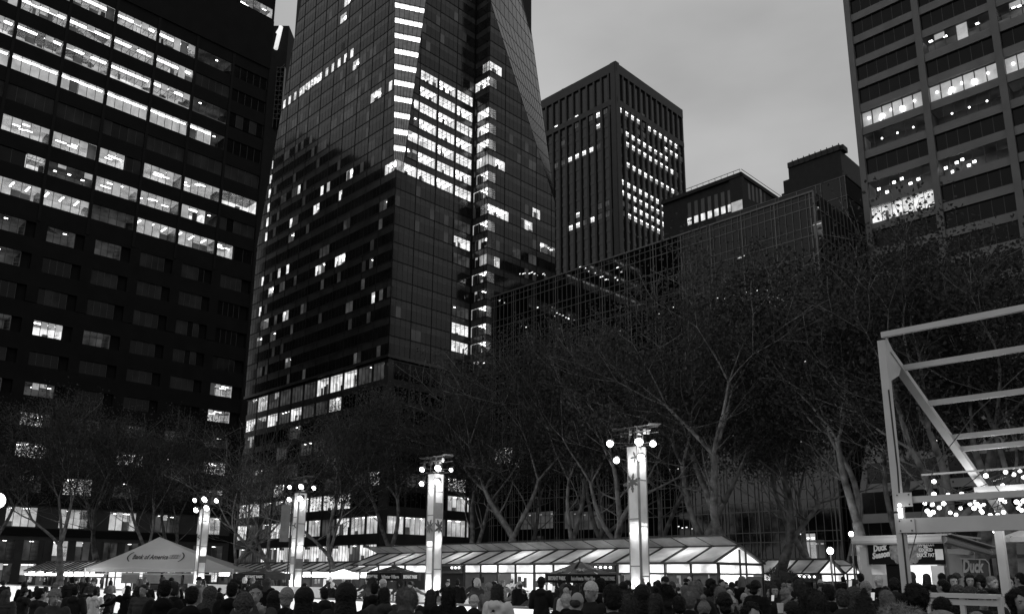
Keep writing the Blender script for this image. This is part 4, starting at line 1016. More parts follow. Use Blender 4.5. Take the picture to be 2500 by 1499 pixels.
# work lamps on the post
M['lampstrip'] = mat('small_lamp_face', .8, .5, emit=2.5)
sl_ = thing('clamp_lamp', Vector(at(2198, 1245, 11.85)), 'lit white clamp lamp fixed low on the steel post', 'lamp', None)
b = MB(); c = Vector(at(2198, 1250, 11.8)); b.tube([c + Vector((0, 0, -.08)), c + Vector((0, 0, .06))], [.03, .035], 10); b.ball(c + Vector((0, 0, .1)), .03, 0); b.build('lamp_body', M['lampstrip'], sl_)
b = MB(); b.bar(c, c + Vector((-.12, .05, 0)), .03); b.build('clamp', M['truss'], sl_)
lamp('lamp_light', 'POINT', c + Vector((.12, -.12, 0)), .06, sl_, .05)
# string of bulbs
sb_ = thing('string_lights', Vector(at(2330, 1200, 14)), 'strings of round glowing bulbs hanging under the white steel frame', 'string lights')
bul = [(2280, 1175), (2280, 1206), (2315, 1208), (2348, 1206), (2407, 1161), (2415, 1193), (2448, 1184), (2470, 1196), (2258, 1229), (2276, 1231), (2293, 1239), (2304, 1229), (2264, 1247), (2270, 1255), (2278, 1250), (2345, 1240), (2320, 1251), (2334, 1256), (2368, 1230), (2378, 1240), (2385, 1230), (2392, 1236), (2398, 1250), (2402, 1232), (2395, 1246), (2444, 1218), (2453, 1224), (2433, 1245), (2436, 1257), (2418, 1258), (2450, 1250), (2482, 1225), (2490, 1230), (2486, 1240), (2494, 1245), (2499, 1222), (2428, 1297), (2499, 1165), (2490, 1150), (2380, 1225), (2475, 1158), (2455, 1152)]
bul = [(x, y) for x, y in bul]
rb_ = random.Random(4); pos = []
for x, y in bul: pos.append(Vector(at(x, y, rb_.uniform(12.6, 17.5))))
ball0 = MB(); ball0.ball((0, 0, 0), .036, 0, 12, 8); me0 = None
for p in pos:
    if me0 is None:
        o_ = ball0.build('bulb', M['bulb'], None, smooth=True); me0 = o_.data
    else: o_ = bpy.data.objects.new('bulb', me0); COL.objects.link(o_)
    o_.parent = sb_; o_.matrix_parent_inverse = sb_.matrix_basis.inverted(); o_.location = p
w = MB(); order = sorted(pos, key=lambda q: (round(q.y), q.x))
for a, c in zip(order[:-1], order[1:]):
    if (a - c).length < 4: mid = (a + c) / 2 - Vector((0, 0, .02)); w.tube([a + Vector((0, 0, .1)), mid + Vector((0, 0, .1)), c + Vector((0, 0, .1))], .007, 4)
w.build('cable', M['truss'], sb_)
for k, (x, y, e, dd) in enumerate(((2290, 1235, 9, 13.9), (2390, 1235, 16, 14.6), (2475, 1225, 18, 14.2), (2440, 1180, 14, 16))): lamp('bulb_light', 'POINT', at(x, y, dd), e, sb_, .12)
# umbrella-like white canopy at the far right
M['canvas'] = mat('pale_canvas', .6, .8, trans=.25)
wc = umbrella(2530, 1284, 1312, 17., 150, 'pale canvas umbrella cut by the right edge under the steel frame', [], 8, 8, .1, M['canvas'])
# ================================================================== SNACK HUT WITH BLACK SIGN
M['hutwall'] = mat('white_hut_wall', .4, .6, var=.1); M['hutsign'] = mat('black_sign_board', .008, .8, spec=.08)
M['cream'] = mat('cream_lettering', .6, .7); M['greyprint'] = mat('grey_emblem_print', .19, .8, var=.6, scale=9)
D2 = 24.0; f0 = at(2108, 1400, D2 + 1.2)[:2]; FH_ = Face(f0, -V); 
s_r, _ = FH_.pix(2308, 1350); zrf = FH_.pix(2306, 1306)[1]; L2 = s_r
ht = thing('snack_hut', FH_.P(L2 / 2, 0), 'white snack hut with a black lettered sign above its bright hatch', 'food kiosk')
b = MB()
FH_.box(b, -.05, .25, 0, zrf - .3, -2.6, .0); FH_.box(b, L2 - .25, L2, 0, zrf - .3, -.2, .0); FH_.box(b, 0, L2, 0, .95, -.2, 0); FH_.box(b, 0, L2, 0, zrf - .3, -2.7, -2.6); FH_.box(b, .2, .75, .95, 1.95, -.1, -.02)
E2 = Face(FH_.P(L2, 0)[:2], U); E2.box(b, 0, 2.6, 0, zrf - .5, -.15, 0); b.build('wall', M['hutwall'], ht)
b = MB(); P = FH_.P
b.tube([P(-.1, zrf - .12, .25), P(L2 + .05, zrf - .12, .25)], .12, 10); b.hexa([P(-.2, zrf - .02, -2.8), P(L2 + .2, zrf - .02, -2.8), P(L2 + .2, zrf - .02, .3), P(-.2, zrf - .02, .3), P(-.2, zrf + .03, -2.8), P(L2 + .2, zrf + .03, -2.8), P(L2 + .2, zrf + .03, .3), P(-.2, zrf + .03, .3)])
e0 = Vector(P(L2 + .05, zrf - .12, .25)); e1 = Vector(at(2418, 1349, D2 + 1.0)); 
b.tube([e0, e1], [.12, .09], 10); b.bar(e0 + Vector((0, 0, .14)), e1 + Vector((0, 0, .14)), .5, .03); b.build('roof', M['hutwall'], ht)
zs0, zs1 = FH_.pix(2200, 1377)[1], FH_.pix(2200, 1324)[1]
b = MB(); sA = FH_.pix(2122, 1350)[0]; FH_.box(b, sA, L2 - .02, zs0, zs1, .02, .08); bo = b.build('sign_board', M['hutsign'], ht)
e_x = Vector((-V[0], -V[1], 0)); ez = Vector((0, 0, 1))
def tpx(x, y, d=.1): a, z = FH_.pix(x, y, d); return Vector(P(a, z, d))
text_mesh("Duck", .26, tpx(2147, 1337), (e_x + ez * .16), (ez - e_x * .1), 'sign_lettering', M['cream'], ht, shear=.25, weight=.012, width=.42)
text_mesh("Season", .24, tpx(2150, 1354), (e_x + ez * .16), (ez - e_x * .1), 'sign_lettering', M['cream'], ht, shear=.25, weight=.012, width=.52)
for tx, y, s_ in (("HAND-CUT", 1329, .13), ("AND", 1335, .06), ("COOKED", 1342, .13), ("IN", 1348, .06), ("DUCK FAT", 1355, .14)):
    text_mesh(tx, s_, tpx(2260, y), e_x, ez, 'sign_lettering', M['cream'], ht, weight=.004, width={3: .13, 2: .08, 6: .38, 8: .48}[len(tx)])
b = MB(); rs = random.Random(2); cc = tpx(2211, 1346, .09)
for ring, n, rad in ((0, 14, .30), (1, 12, .23), (2, 8, .14), (3, 5, .06)):
    for k in range(n):
        a = 2 * math.pi * k / n + ring * .3; q = cc + e_x * (rad * 1.25 * math.cos(a)) + ez * (rad * math.sin(a)) + Vector((-U[0], -U[1], 0)) * (.004 * ring + .0004 * k); pr = rs.uniform(.09, .13)
        b.poly([q + e_x * pr * math.cos(t) + ez * pr * math.sin(t) for t in np.linspace(0, 2 * math.pi, 9)[:-1]])
b.build('sign_emblem', M['greyprint'], ht)
b = MB(); FH_.quad(b, .3, L2 - .3, .95, zs0, -1.6, 0); b.build('lit_hatch', M['stallint'], ht)
b = MB(); sM = FH_.pix(2215, 1385)[0]; FH_.box(b, sM - .6, sM - .1, .95, zs0, -.1, 0); FH_.box(b, 0.2, L2, 1.0, 1.08, -.2, .3); FH_.box(b, L2 - .40, L2 - .05, .95, zs0 - .04, .085, .1, 1); FH_.box(b, L2 - .24, L2 - .03, zs0 + .12, zs0 + .42, .085, .1, 1)
b.build('counter', [M['hutsign'], M['paper']], ht)
b = MB(); sS = .25; z0_, z1_ = zs0 - .35, zs1 - .28
q0, q1 = Vector(at(2326, 1405, D2 + .3)), Vector(at(2412, 1405, D2 + 1.4)); zlo, zhi = at(2370, 1405, D2 + .8)[2], at(2370, 1364, D2 + .8)[2]
def sq(t, z, o=0): p = q0.lerp(q1, t); nn = (q1 - q0).cross(ez).normalized(); nn = nn if nn.y < 0 else -nn; return Vector((p.x, p.y, z)) + nn * o
b.hexa([sq(0, zlo), sq(1, zlo), sq(1, zlo, .05), sq(0, zlo, .05), sq(0, zhi), sq(1, zhi), sq(1, zhi, .05), sq(0, zhi, .05)], 0)
sd2 = thing('side_sign', sq(.5, 0), 'dark side board with large script lettering and a pale frame right of the snack hut', 'sign')
b.build('board', mat('dark_grey_board', .07, .6), sd2)
b = MB()
for a, c in (((0, zhi), (.9, zhi)), ((.9, zhi), (1, zhi - .12)), ((1, zhi - .12), (1, zlo)), ((0, zlo), (0, zhi))): b.bar(sq(a[0], a[1], .06), sq(c[0], c[1], .06), .04)
b.bar(sq(.02, 0), sq(.02, zlo), .06); b.bar(sq(.98, 0), sq(.98, zlo), .06); b.build('board_frame', M['cream'], sd2)
text_mesh("Duck", .52, sq(.5, (zlo + zhi) / 2 + .02, .07), (q1 - q0).normalized(), ez, 'sign_lettering', M['cream'], sd2, shear=.3, weight=.02)
lamp('hatch_light', 'AREA', P(L2 / 2, zs0 - .05, -.9), 22, ht, 1.2, rot=(0, -.3, -1)); lamp('sign_light', 'POINT', P(L2 * .6, zrf - .15, 1.3), 26, ht, .1)
# hand rail with counter in the crowd at the right
cr = thing('counter_rail', (at(2360, 1460, 9.5)[0], 9.5, 0), 'pale two-bar counter rail among the crowd under the steel frame', 'railing')
b = MB(); ra, rb2 = Vector(at(2262, 1451, 9.6)), Vector(at(2440, 1456, 9.0))
b.bar(ra, rb2, .12, .05); b.bar(ra - Vector((0, 0, .07)), rb2 - Vector((0, 0, .07)), .06)
b.build('top_bar', M['wsteel'], cr); b = MB(); b.bar(ra - Vector((0, 0, .25)), rb2 - Vector((0, 0, .3)), .04)
for t in (0, .5, 1): q = ra.lerp(rb2, t); b.bar((q.x, q.y, 0), q, .05)
b.build('rail_post', M['wsteel'], cr)

# ================================================================== LAMPS
M['globe'] = mat('street_lamp_globe', .8, .4, emit=9)
def street_lamp(x, y, D, r, label, e):
    p = Vector(at(x, y, D)); t = thing('street_lamp', (p.x, p.y, 0), label, 'street lamp', 'park lamps')
    b = MB(); b.tube([(p.x, p.y, 0), (p.x, p.y, .5), (p.x, p.y, .55), (p.x, p.y, p.z - r)], [.14, .12, .06, .045], 10); b.build('post', M['truss'], t, smooth=True)
    b = MB(); b.ball(p, (r, r, r * 1.15), 0, 16, 10); b.build('lamp_globe', M['globe'], t, smooth=True)
    b = MB(); b.tube([p + Vector((0, 0, r * 1.1)), p + Vector((0, 0, r * 1.5))], [r * .5, .01], 8); b.build('cap', M['truss'], t)
    lamp('lamp_light', 'POINT', p - Vector((0, .35 + r, 0)), e, t, r)
street_lamp(2027, 1344, 46, .17, 'round street lamp just above the gable of the dark-walled stall', 60)
street_lamp(2078, 1303, 44, .12, 'small lamp against the thick pale trunk left of the snack hut', 30)
street_lamp(-4, 1222, 52, .4, 'big glaring lamp cut by the left edge', 60)
# banner hanging off a pole left of the third column
fp_ = at(697, 1260, 60.); bn = thing('street_banner', (fp_[0], 60, 0), 'grey narrow street banner hanging left of the third banner column', 'banner')
b = MB(); b.box(fp_[0] - .33, fp_[0] + .33, 60, 60.03, at(697, 1322, 60)[2], at(697, 1232, 60)[2]); b.build('banner_cloth', mat('grey_banner_cloth', .13, .8), bn)
b = MB(); b.tube([(fp_[0] + .42, 60, 0), (fp_[0] + .42, 60, at(697, 1225, 60)[2])], .05, 8); b.build('pole', M['truss'], bn)

# ================================================================== TREES
M['bark'] = mat('plane_tree_bark', .16, .9, var=.85, scale=2.2, bump=.6, detail=6)
M['leaf'] = mat('dark_autumn_leaf', .034, .7, var=.5, scale=.6, trans=.25)
def make_tree(seed, H=20.0, lean=(0, 0), spread=1.0, rad=.42, leaves=5200, lsize=.2, fork=4.2):
    rs = random.Random(seed); tr = MB(); tips = []
    def branch(p, d, L, r, lvl):
        n = max(4, int(L / .7)); pts = [p.copy()]; q = p.copy(); dd = d.copy(); wob = Vector((rs.uniform(-1, 1), rs.uniform(-1, 1), rs.uniform(-.3, .5)))
        for k in range(n):
            wob = (wob + Vector((rs.uniform(-1, 1), rs.uniform(-1, 1), rs.uniform(-.5, .5))) * .8) * .7
            dd = (dd + wob * (.17 if lvl else .07) + Vector((0, 0, .05 if lvl else 0))).normalized(); q = q + dd * (L / n); pts.append(q.copy())
        r1 = r * (.68 if lvl < 2 else (.58 if lvl < 3 else .3)); tr.tube(pts, [max(.014, r + (r1 - r) * k / n) for k in range(n + 1)], 8 if lvl < 2 else (5 if lvl < 4 else 3), cap=False)
        if lvl >= 2: tips.extend(pts[len(pts) // 3:])
        if lvl >= 5: return
        kids = 2 if lvl in (0, ) else rs.choice([2, 3, 3])
        if lvl == 0: kids = rs.choice([2, 3])
        az = rs.uniform(0, 6.28)
        for k in range(kids):
            a = az + 6.283 * k / kids + rs.uniform(-.4, .4); tilt = rs.uniform(.28, .62) * spread * (1.0 if lvl < 3 else 1.25)
            o = dd.orthogonal().normalized(); e = dd.cross(o); nd = (dd * math.cos(tilt) + (o * math.cos(a) + e * math.sin(a)) * math.sin(tilt)).normalized()
            if nd.z < .08: nd.z = .08 + rs.random() * .2; nd.normalize()
            branch(q, nd, L * rs.uniform(.62, .9) if lvl else H * rs.uniform(.2, .27), r1 * rs.uniform(.6, .82), lvl + 1)
            if lvl in (1, 2) and rs.random() < .6:
                m_ = pts[len(pts) // 2]; nd2 = Vector((rs.uniform(-1, 1), rs.uniform(-1, 1), rs.uniform(.1, .7))).normalized(); branch(m_.copy(), nd2, L * .55, r1 * .5, max(lvl + 2, 3))
    branch(Vector((0, 0, -.1)), Vector((lean[0], lean[1], 1)).normalized(), fork, rad, 0)
    zmax = max(t.z for t in tips); k_ = H / (zmax + .8)
    tr.v = [(x * (k_ if z > 0 else 1), y * k_, z * k_) for x, y, z in tr.v]; tips = [t * k_ for t in tips]
    lv_ = MB(); cl = [t for t in tips if t.z > H * .46]; rs.shuffle(cl); ncl = max(60, leaves // 14)
    lv = []; fc = []
    for c in (rs.choice(cl) for _ in range(ncl)):
        cc_ = c + Vector((rs.gauss(0, .5), rs.gauss(0, .5), rs.gauss(0, .4))); sp = rs.uniform(.25, .75)
        for _ in range(14):
            p = cc_ + Vector((rs.gauss(0, sp), rs.gauss(0, sp), rs.gauss(0, sp * .8))); s_ = lsize * rs.uniform(.5, 1.2)
            a = Vector((rs.gauss(0, 1), rs.gauss(0, 1), rs.gauss(0, 1))).normalized(); e = a.orthogonal().normalized() ; f_ = a.cross(e); i = len(lv)
            lv += [tuple(p + e * s_ * .5), tuple(p + f_ * s_ * .38 + a * s_ * .1), tuple(p - e * s_ * .5), tuple(p - f_ * s_ * .38 + a * s_ * .1)]; fc.append((i, i + 1, i + 2, i + 3))
    lv_.v = lv; lv_.f = fc; lv_.m = [0] * len(fc)
    t = tr.build('trunk', M['bark'], None, smooth=True); c = lv_.build('crown', M['leaf'], None)
    return t.data, c.data, t, c
protos = []
for sd_, kw in ((1, dict(lean=(.1, 0), leaves=17000)), (2, dict(lean=(-.15, .1), spread=1.15, leaves=17000)), (3, dict(lean=(.22, 0), leaves=17000)), (5, dict(lean=(-.05, 0), spread=.9, fork=5.2, leaves=17000)), (9, dict(lean=(.3, .1), spread=1.1, fork=3.2, leaves=16000)), (12, dict(lean=(-.25, 0), spread=1.05, leaves=16000)), (15, dict(spread=1.2, leaves=4500, lean=(.1, 0)))):
    protos.append(make_tree(sd_, **kw))
for p in protos: bpy.data.objects.remove(p[2]); bpy.data.objects.remove(p[3])
TREES = [  # pixel x of trunk foot, depth, prototype, height, rotation, label
 (2120, 45.5, 3, 20.5, .3, 'thickest pale tree trunk, just left of the snack hut'),
 (2012, 67, 4, 21, 2.4, 'leaning tree rising behind the dark-walled stall, above the round street lamp'),
 (1806, 53, 1, 20.5, 1.1, 'forked tree behind the right gable of the long stall'),
 (1702, 56, 2, 20, 4.3, 'slim leaning tree behind the long stall, right of the tallest banner column'),
 (1530, 60, 5, 20.5, .9, 'spreading tree directly behind the tallest banner column'),
 (1392, 64, 0, 21, 3.3, 'upright tree behind the long stall, over the lettered canopy'),
 (1225, 67, 1, 20, 5.2, 'low-forked tree rising from the middle of the long stall roof'),
 (1105, 73, 4, 19.5, .4, 'dark tree behind the long stall, right of the second banner column'),
 (968, 78, 2, 19.5, 2.1, 'dark tree over the low dark canopy'),
 (832, 70, 5, 18.0, 5.9, 'black leaning tree right of the third banner column'),
 (668, 74, 6, 17.0, 3.9, 'bare black tree between the two farthest banner columns'),
 (560, 72, 6, 15.5, 1.2, 'thin curving tree right of the farthest banner column'),
 (352, 82, 0, 20, .2, 'dark tree behind the peak of the white tent'),
 (150, 78, 3, 20, 2.2, 'dark tree left of the white tent'),
 (-30, 80, 2, 20, 4.0, 'dark tree at the left edge above the bulb-lit stall'),
 (250, 96, 1, 21, 1.7, 'farther tree behind the two dark trees by the white tent'),
 (450, 98, 4, 21, 3.1, 'farther tree behind the farthest banner column'),
 (2190, 52, 0, 21.5, 2.9, 'tree behind the steel post, its crown over the rear glass block'),
 (2265, 43, 5, 20, 1.9, 'tree behind the steel frame, above the snack hut roof'),
 (2362, 46, 1, 20.5, 3.7, 'tree behind the sloping rafter of the steel frame'),
 (2462, 42, 3, 20, 5.1, 'tree behind the purlins near the right edge'),
 (2560, 47, 2, 21, .8, 'tree at the right edge with its trunk out of view'),
 (1880, 60, 5, 21, 2.7, 'rear tree between the long stall gable and the round bush'),
 (1630, 70, 0, 21, 1.3, 'rear tree filling the gap right of the tallest banner column'),
 (1460, 74, 3, 20.5, 5.5, 'rear tree filling the gap left of the tallest banner column'),
 (1290, 78, 4, 20.5, 2.0, 'rear tree above the left half of the long stall')]
for (x, D, pi_, H, rot, lab) in TREES:
    o = at(x, 1400, D)
    t = thing('plane_tree', (o[0], o[1], 0), lab, 'tree', 'plane trees around the park'); t.rotation_euler = (0, 0, rot); k = H / 20.0 * (1.08 if x > 950 else .97); t.scale = (k, k, k)
    for nm, me in (('trunk', protos[pi_][0]), ('crown', protos[pi_][1])):
        c = bpy.data.objects.new(nm, me); COL.objects.link(c); c.parent = t
# round bush
o = at(1905, 1400, 33.); zb = at(1905, 1388, 33.)[2]
bs = thing('round_bush', (o[0], o[1], 0), 'round dark bush with spiky tips in front of the dark-walled stall', 'shrub')
rs = random.Random(8); b = MB(); b.ball((o[0], o[1], zb - .42), (.5, .5, .45), 0, 14, 10, .12)
b2 = MB(); b2.ball((o[0], o[1], zb - .42), (.42, .42, .38), 0, 10, 8)
for k in range(900):
    a = Vector((rs.gauss(0, 1), rs.gauss(0, 1), rs.gauss(0, 1))).normalized(); p = Vector((o[0], o[1], zb - .42)) + Vector((a.x * .52, a.y * .52, a.z * .47)) * rs.uniform(.85, 1.08); e = a.orthogonal().normalized() * .02
    b2.poly([p - e, p + e, p + a * rs.uniform(.04, .13) + Vector((0, 0, .03))])
b2.build('foliage', M['leaf'], bs)
b = MB(); b.tube([(o[0], o[1], .5), (o[0], o[1], zb - .7)], .04, 6); b.build('stem', M['bark'], bs)
b = MB(); b.tube([(o[0], o[1], 0), (o[0], o[1], .55)], [.22, .3], 12); b.build('pot', M['stalldark'], bs)
# ================================================================== PEOPLE
M['skin'] = mat('skin', .27, .55, var=.08, scale=6); M['eye'] = mat('eye_white', .6, .3); M['dk'] = mat('dark_feature', .02, .5)
def tone(n, b_, r_=.85, **k): M[n] = mat(n, b_, r_, spec=.12, **k); return M[n]
COATS = {'black': tone('black_coat', .007, bump=.3, scale=9), 'dark': tone('dark_coat', .016, bump=.3, scale=9), 'grey': tone('grey_coat', .04, bump=.3, scale=9), 'light': tone('light_coat', .14, bump=.3, scale=9), 'white': tone('white_coat', .65, bump=.3, scale=9)}
HAIRS = {'black': tone('black_hair', .01, .5, bump=.6, scale=30), 'dark': tone('dark_hair', .014, .5, bump=.6, scale=30), 'brown': tone('brown_hair', .035, .55, bump=.6, scale=30), 'grey': tone('grey_fuzz', .07, .9, bump=1, scale=40, var=.5), 'blond': tone('blond_hair', .14, .55, bump=.6, scale=30), 'white': tone('white_knit', .55, .9, bump=.8, scale=40), 'light': tone('pale_knit', .24, .9, bump=.8, scale=40)}
M['jeans'] = tone('dark_trousers', .03); M['phone'] = mat('phone_body', .02, .3); M['cup'] = mat('paper_cup', .7, .6)
def capsule(mb, a, b, ra, rb, n=12):
    a = Vector(a); b = Vector(b); d = (b - a); L = d.length; d.normalize(); P = []; Rr = []
    for k in range(5): t = math.pi / 2 * (k / 5); P.append(a - d * ra * math.cos(t)); Rr.append(ra * max(.05, math.sin(t)))
    P += [a, b]; Rr += [ra, rb]
    for k in range(1, 6): t = math.pi / 2 * (k / 5); P.append(b + d * rb * math.sin(t)); Rr.append(rb * max(.05, math.cos(t)))
    mb.tube(P, Rr, n)
def remesh(mb, name, mt, vox, dec=None, disp=None, smooth=2):
    o = mb.build(name, mt); m_ = o.modifiers.new('r', 'REMESH'); m_.mode = 'VOXEL'; m_.voxel_size = vox
    s_ = o.modifiers.new('s', 'SMOOTH'); s_.iterations = smooth; s_.factor = .6
    if dec: d_ = o.modifiers.new('d', 'DECIMATE'); d_.ratio = dec
    dg = bpy.context.evaluated_depsgraph_get(); me = bpy.data.meshes.new_from_object(o.evaluated_get(dg)); bpy.data.objects.remove(o)
    if disp:
        for v in me.vertices: v.co = disp(v.co)
    me.polygons.foreach_set('use_smooth', [True] * len(me.polygons)); me.materials.clear(); me.materials.append(mt); me.name = name; me.update()
    return me
def arm_pts(pose, s):
    sh = Vector((s * .185, 0, 1.43))
    P = {'down': ((s * .245, -.03, 1.15), (s * .26, .06, .92)), 'pocket': ((s * .27, -.06, 1.16), (s * .2, .12, 1.0)), 'front': ((s * .24, .06, 1.17), (s * .08, .3, 1.18)),
         'phone': ((s * .22, .16, 1.2), (s * .08, .36, 1.45)), 'out': ((s * .42, .02, 1.26), (s * .66, .08, 1.18)), 'hold': ((s * .25, .0, 1.15), (s * .16, .26, 1.12)), 'cross': ((s * .25, .04, 1.17), (s * -.08, .23, 1.2))}[pose]
    return sh, Vector(P[0]), Vector(P[1])
def head_disp(v):
    z = v.z
    if z > 1.5:
        for sx in (-1, 1):       # eye sockets, cheeks
            d = (Vector((sx * .032, .092, 1.642)) - v).length; v = v + Vector((0, -.012 * math.exp(-(d / .018) ** 2), 0))
        d = (Vector((0, .1, 1.585)) - v).length; v = v + Vector((0, .004 * math.exp(-(d / .014) ** 2), 0))
    return v
def body_mesh(pl, pr, stride=0.0, detail=.013):
    b = MB()
    b.ball((0, .0, 1.655), (.076, .094, .098), 0, 20, 14); b.ball((0, .022, 1.60), (.056, .07, .085), 0, 16, 12); b.ball((0, .098, 1.612), (.013, .02, .024), 0, 8, 6)
    capsule(b, (0, -.02, 1.43), (0, -.008, 1.57), .056, .052); b.ball((0, .085, 1.575), (.024, .012, .010), 0, 8, 6)
    for s in (-1, 1): b.ball((s * .078, -.008, 1.635), (.01, .02, .03), 0, 8, 6); b.ball((s * .032, .084, 1.662), (.02, .012, .007), 0, 8, 5)
    capsule(b, (-.1, 0, 1.36), (.1, 0, 1.36), .1, .1); capsule(b, (0, 0, 1.32), (0, 0, 1.0), .145, .13); capsule(b, (-.06, 0, .95), (.06, 0, .95), .12, .12)
    for s, pose in ((-1, pl), (1, pr)):
        sh, el, wr = arm_pts(pose, s); capsule(b, sh, el, .052, .042); capsule(b, el, wr, .041, .03)
        d = (wr - el).normalized(); side = Vector((-s, 0, 0)); side = (side - d * side.dot(d)).normalized(); nrm = d.cross(side)
        capsule(b, wr, wr + d * .065, .032, .034)
        for k, (L, off) in enumerate(((.070, -.030), (.080, -.010), (.074, .011), (.058, .030))):
            r0 = wr + d * .075 + side * off; m_ = r0 + d * L * .5 + nrm * .008 * (1 if s > 0 else -1); e = m_ + d * L * .38 + nrm * .022 * (1 if s > 0 else -1); capsule(b, r0, m_, .0095, .009, 8); capsule(b, m_, e, .009, .0075, 8)
        r0 = wr + d * .03 - side * .03; capsule(b, r0, r0 + d * .045 - side * .03, .012, .010, 8)
        hx = s * .09; st = stride * s
        capsule(b, (hx, 0, .9), (hx * 1.05, st * .22 + .02, .5), .088, .06); capsule(b, (hx * 1.05, st * .22 + .02, .5), (hx * 1.1, st * .38 - .02, .1), .058, .042)
        capsule(b, (hx * 1.1, st * .38 - .03, .05), (hx * 1.2, st * .38 + .14, .04), .045, .035)
    return remesh(b, 'person', M['skin'], detail, disp=head_disp, smooth=1, dec=.5)
def coat_mesh(pl, pr, length=.78, hood=None, bulk=1.0, vox=.02, scarf=False):
    b = MB(); k = bulk
    capsule(b, (-.115 * k, -.005, 1.375), (.115 * k, -.005, 1.375), .105 * k, .105 * k, 14); capsule(b, (0, 0, 1.3), (0, 0, 1.05), .165 * k, .155 * k, 16)
    capsule(b, (-.05, 0, 1.02), (-.06, 0, length + .08), .145 * k, .15 * k, 16); capsule(b, (.05, 0, 1.02), (.06, 0, length + .08), .145 * k, .15 * k, 16)
    b.tube([(0, -.012, 1.4), (0, -.012, 1.5), (0, -.008, 1.525)], [.12, .084, .074], 18)
    for s, pose in ((-1, pl), (1, pr)):
        sh, el, wr = arm_pts(pose, s); capsule(b, sh * 1.0, el, .078 * k, .068 * k); capsule(b, el, wr - (wr - el).normalized() * .02, .064 * k, .05 * k)
    if hood == 'down': b.ball((0, -.11, 1.45), (.12, .07, .09), 0, 16, 10)
    if scarf: 
        b.ball((0, .0, 1.5), (.105, .11, .055), 0, 18, 10)
    def dsp(v):
        n = noise.noise(v * 7) * .012 + noise.noise(v * 19 + Vector((3, 1, 2))) * .006
        if hood == 'puffer' and v.z < 1.45: n += .009 * math.sin(v.z * 70)
        return v + Vector((v.x, v.y, 0)).normalized() * n if (v.x * v.x + v.y * v.y) > .004 else v
    return remesh(b, 'coat', M['dk'], vox, disp=dsp, smooth=2, dec=.6)
def trousers_mesh(stride=0.0):
    b = MB()
    for s in (-1, 1):
        hx = s * .09; st = stride * s; capsule(b, (hx, 0, .93), (hx * 1.05, st * .22 + .02, .5), .105, .078); capsule(b, (hx * 1.05, st * .22 + .02, .5), (hx * 1.1, st * .38 - .02, .12), .075, .06)
        capsule(b, (hx * 1.1, st * .38 - .03, .06), (hx * 1.2, st * .38 + .16, .045), .06, .045)
    return remesh(b, 'trousers', M['jeans'], .022, smooth=2, dec=.5)
def fuzz(me, c, n, L, seed):
    """short hairs over the upper part of a head shape, joined into the same mesh"""
    rs = random.Random(seed); bm = bmesh.new(); bm.from_mesh(me); bm.normal_update(); fs = [f for f in bm.faces]; add_ = []
    for _ in range(n):
        f = rs.choice(fs); p = f.calc_center_median(); nn = f.normal; d = (nn + Vector((rs.gauss(0, .5), rs.gauss(0, .5), rs.gauss(0, .5) - .3))).normalized(); add_.append((p, d, nn))
    for p, d, nn in add_:
        e = d.cross(Vector((rs.gauss(0, 1), rs.gauss(0, 1), rs.gauss(0, 1)))).normalized() * .0022; l_ = L * rs.uniform(.4, 1)
        v = [bm.verts.new(q) for q in (p - e, p + e, p + d * l_ + Vector((0, 0, -l_ * .25)))]; bm.faces.new(v)
    bm.to_mesh(me); bm.free(); return me
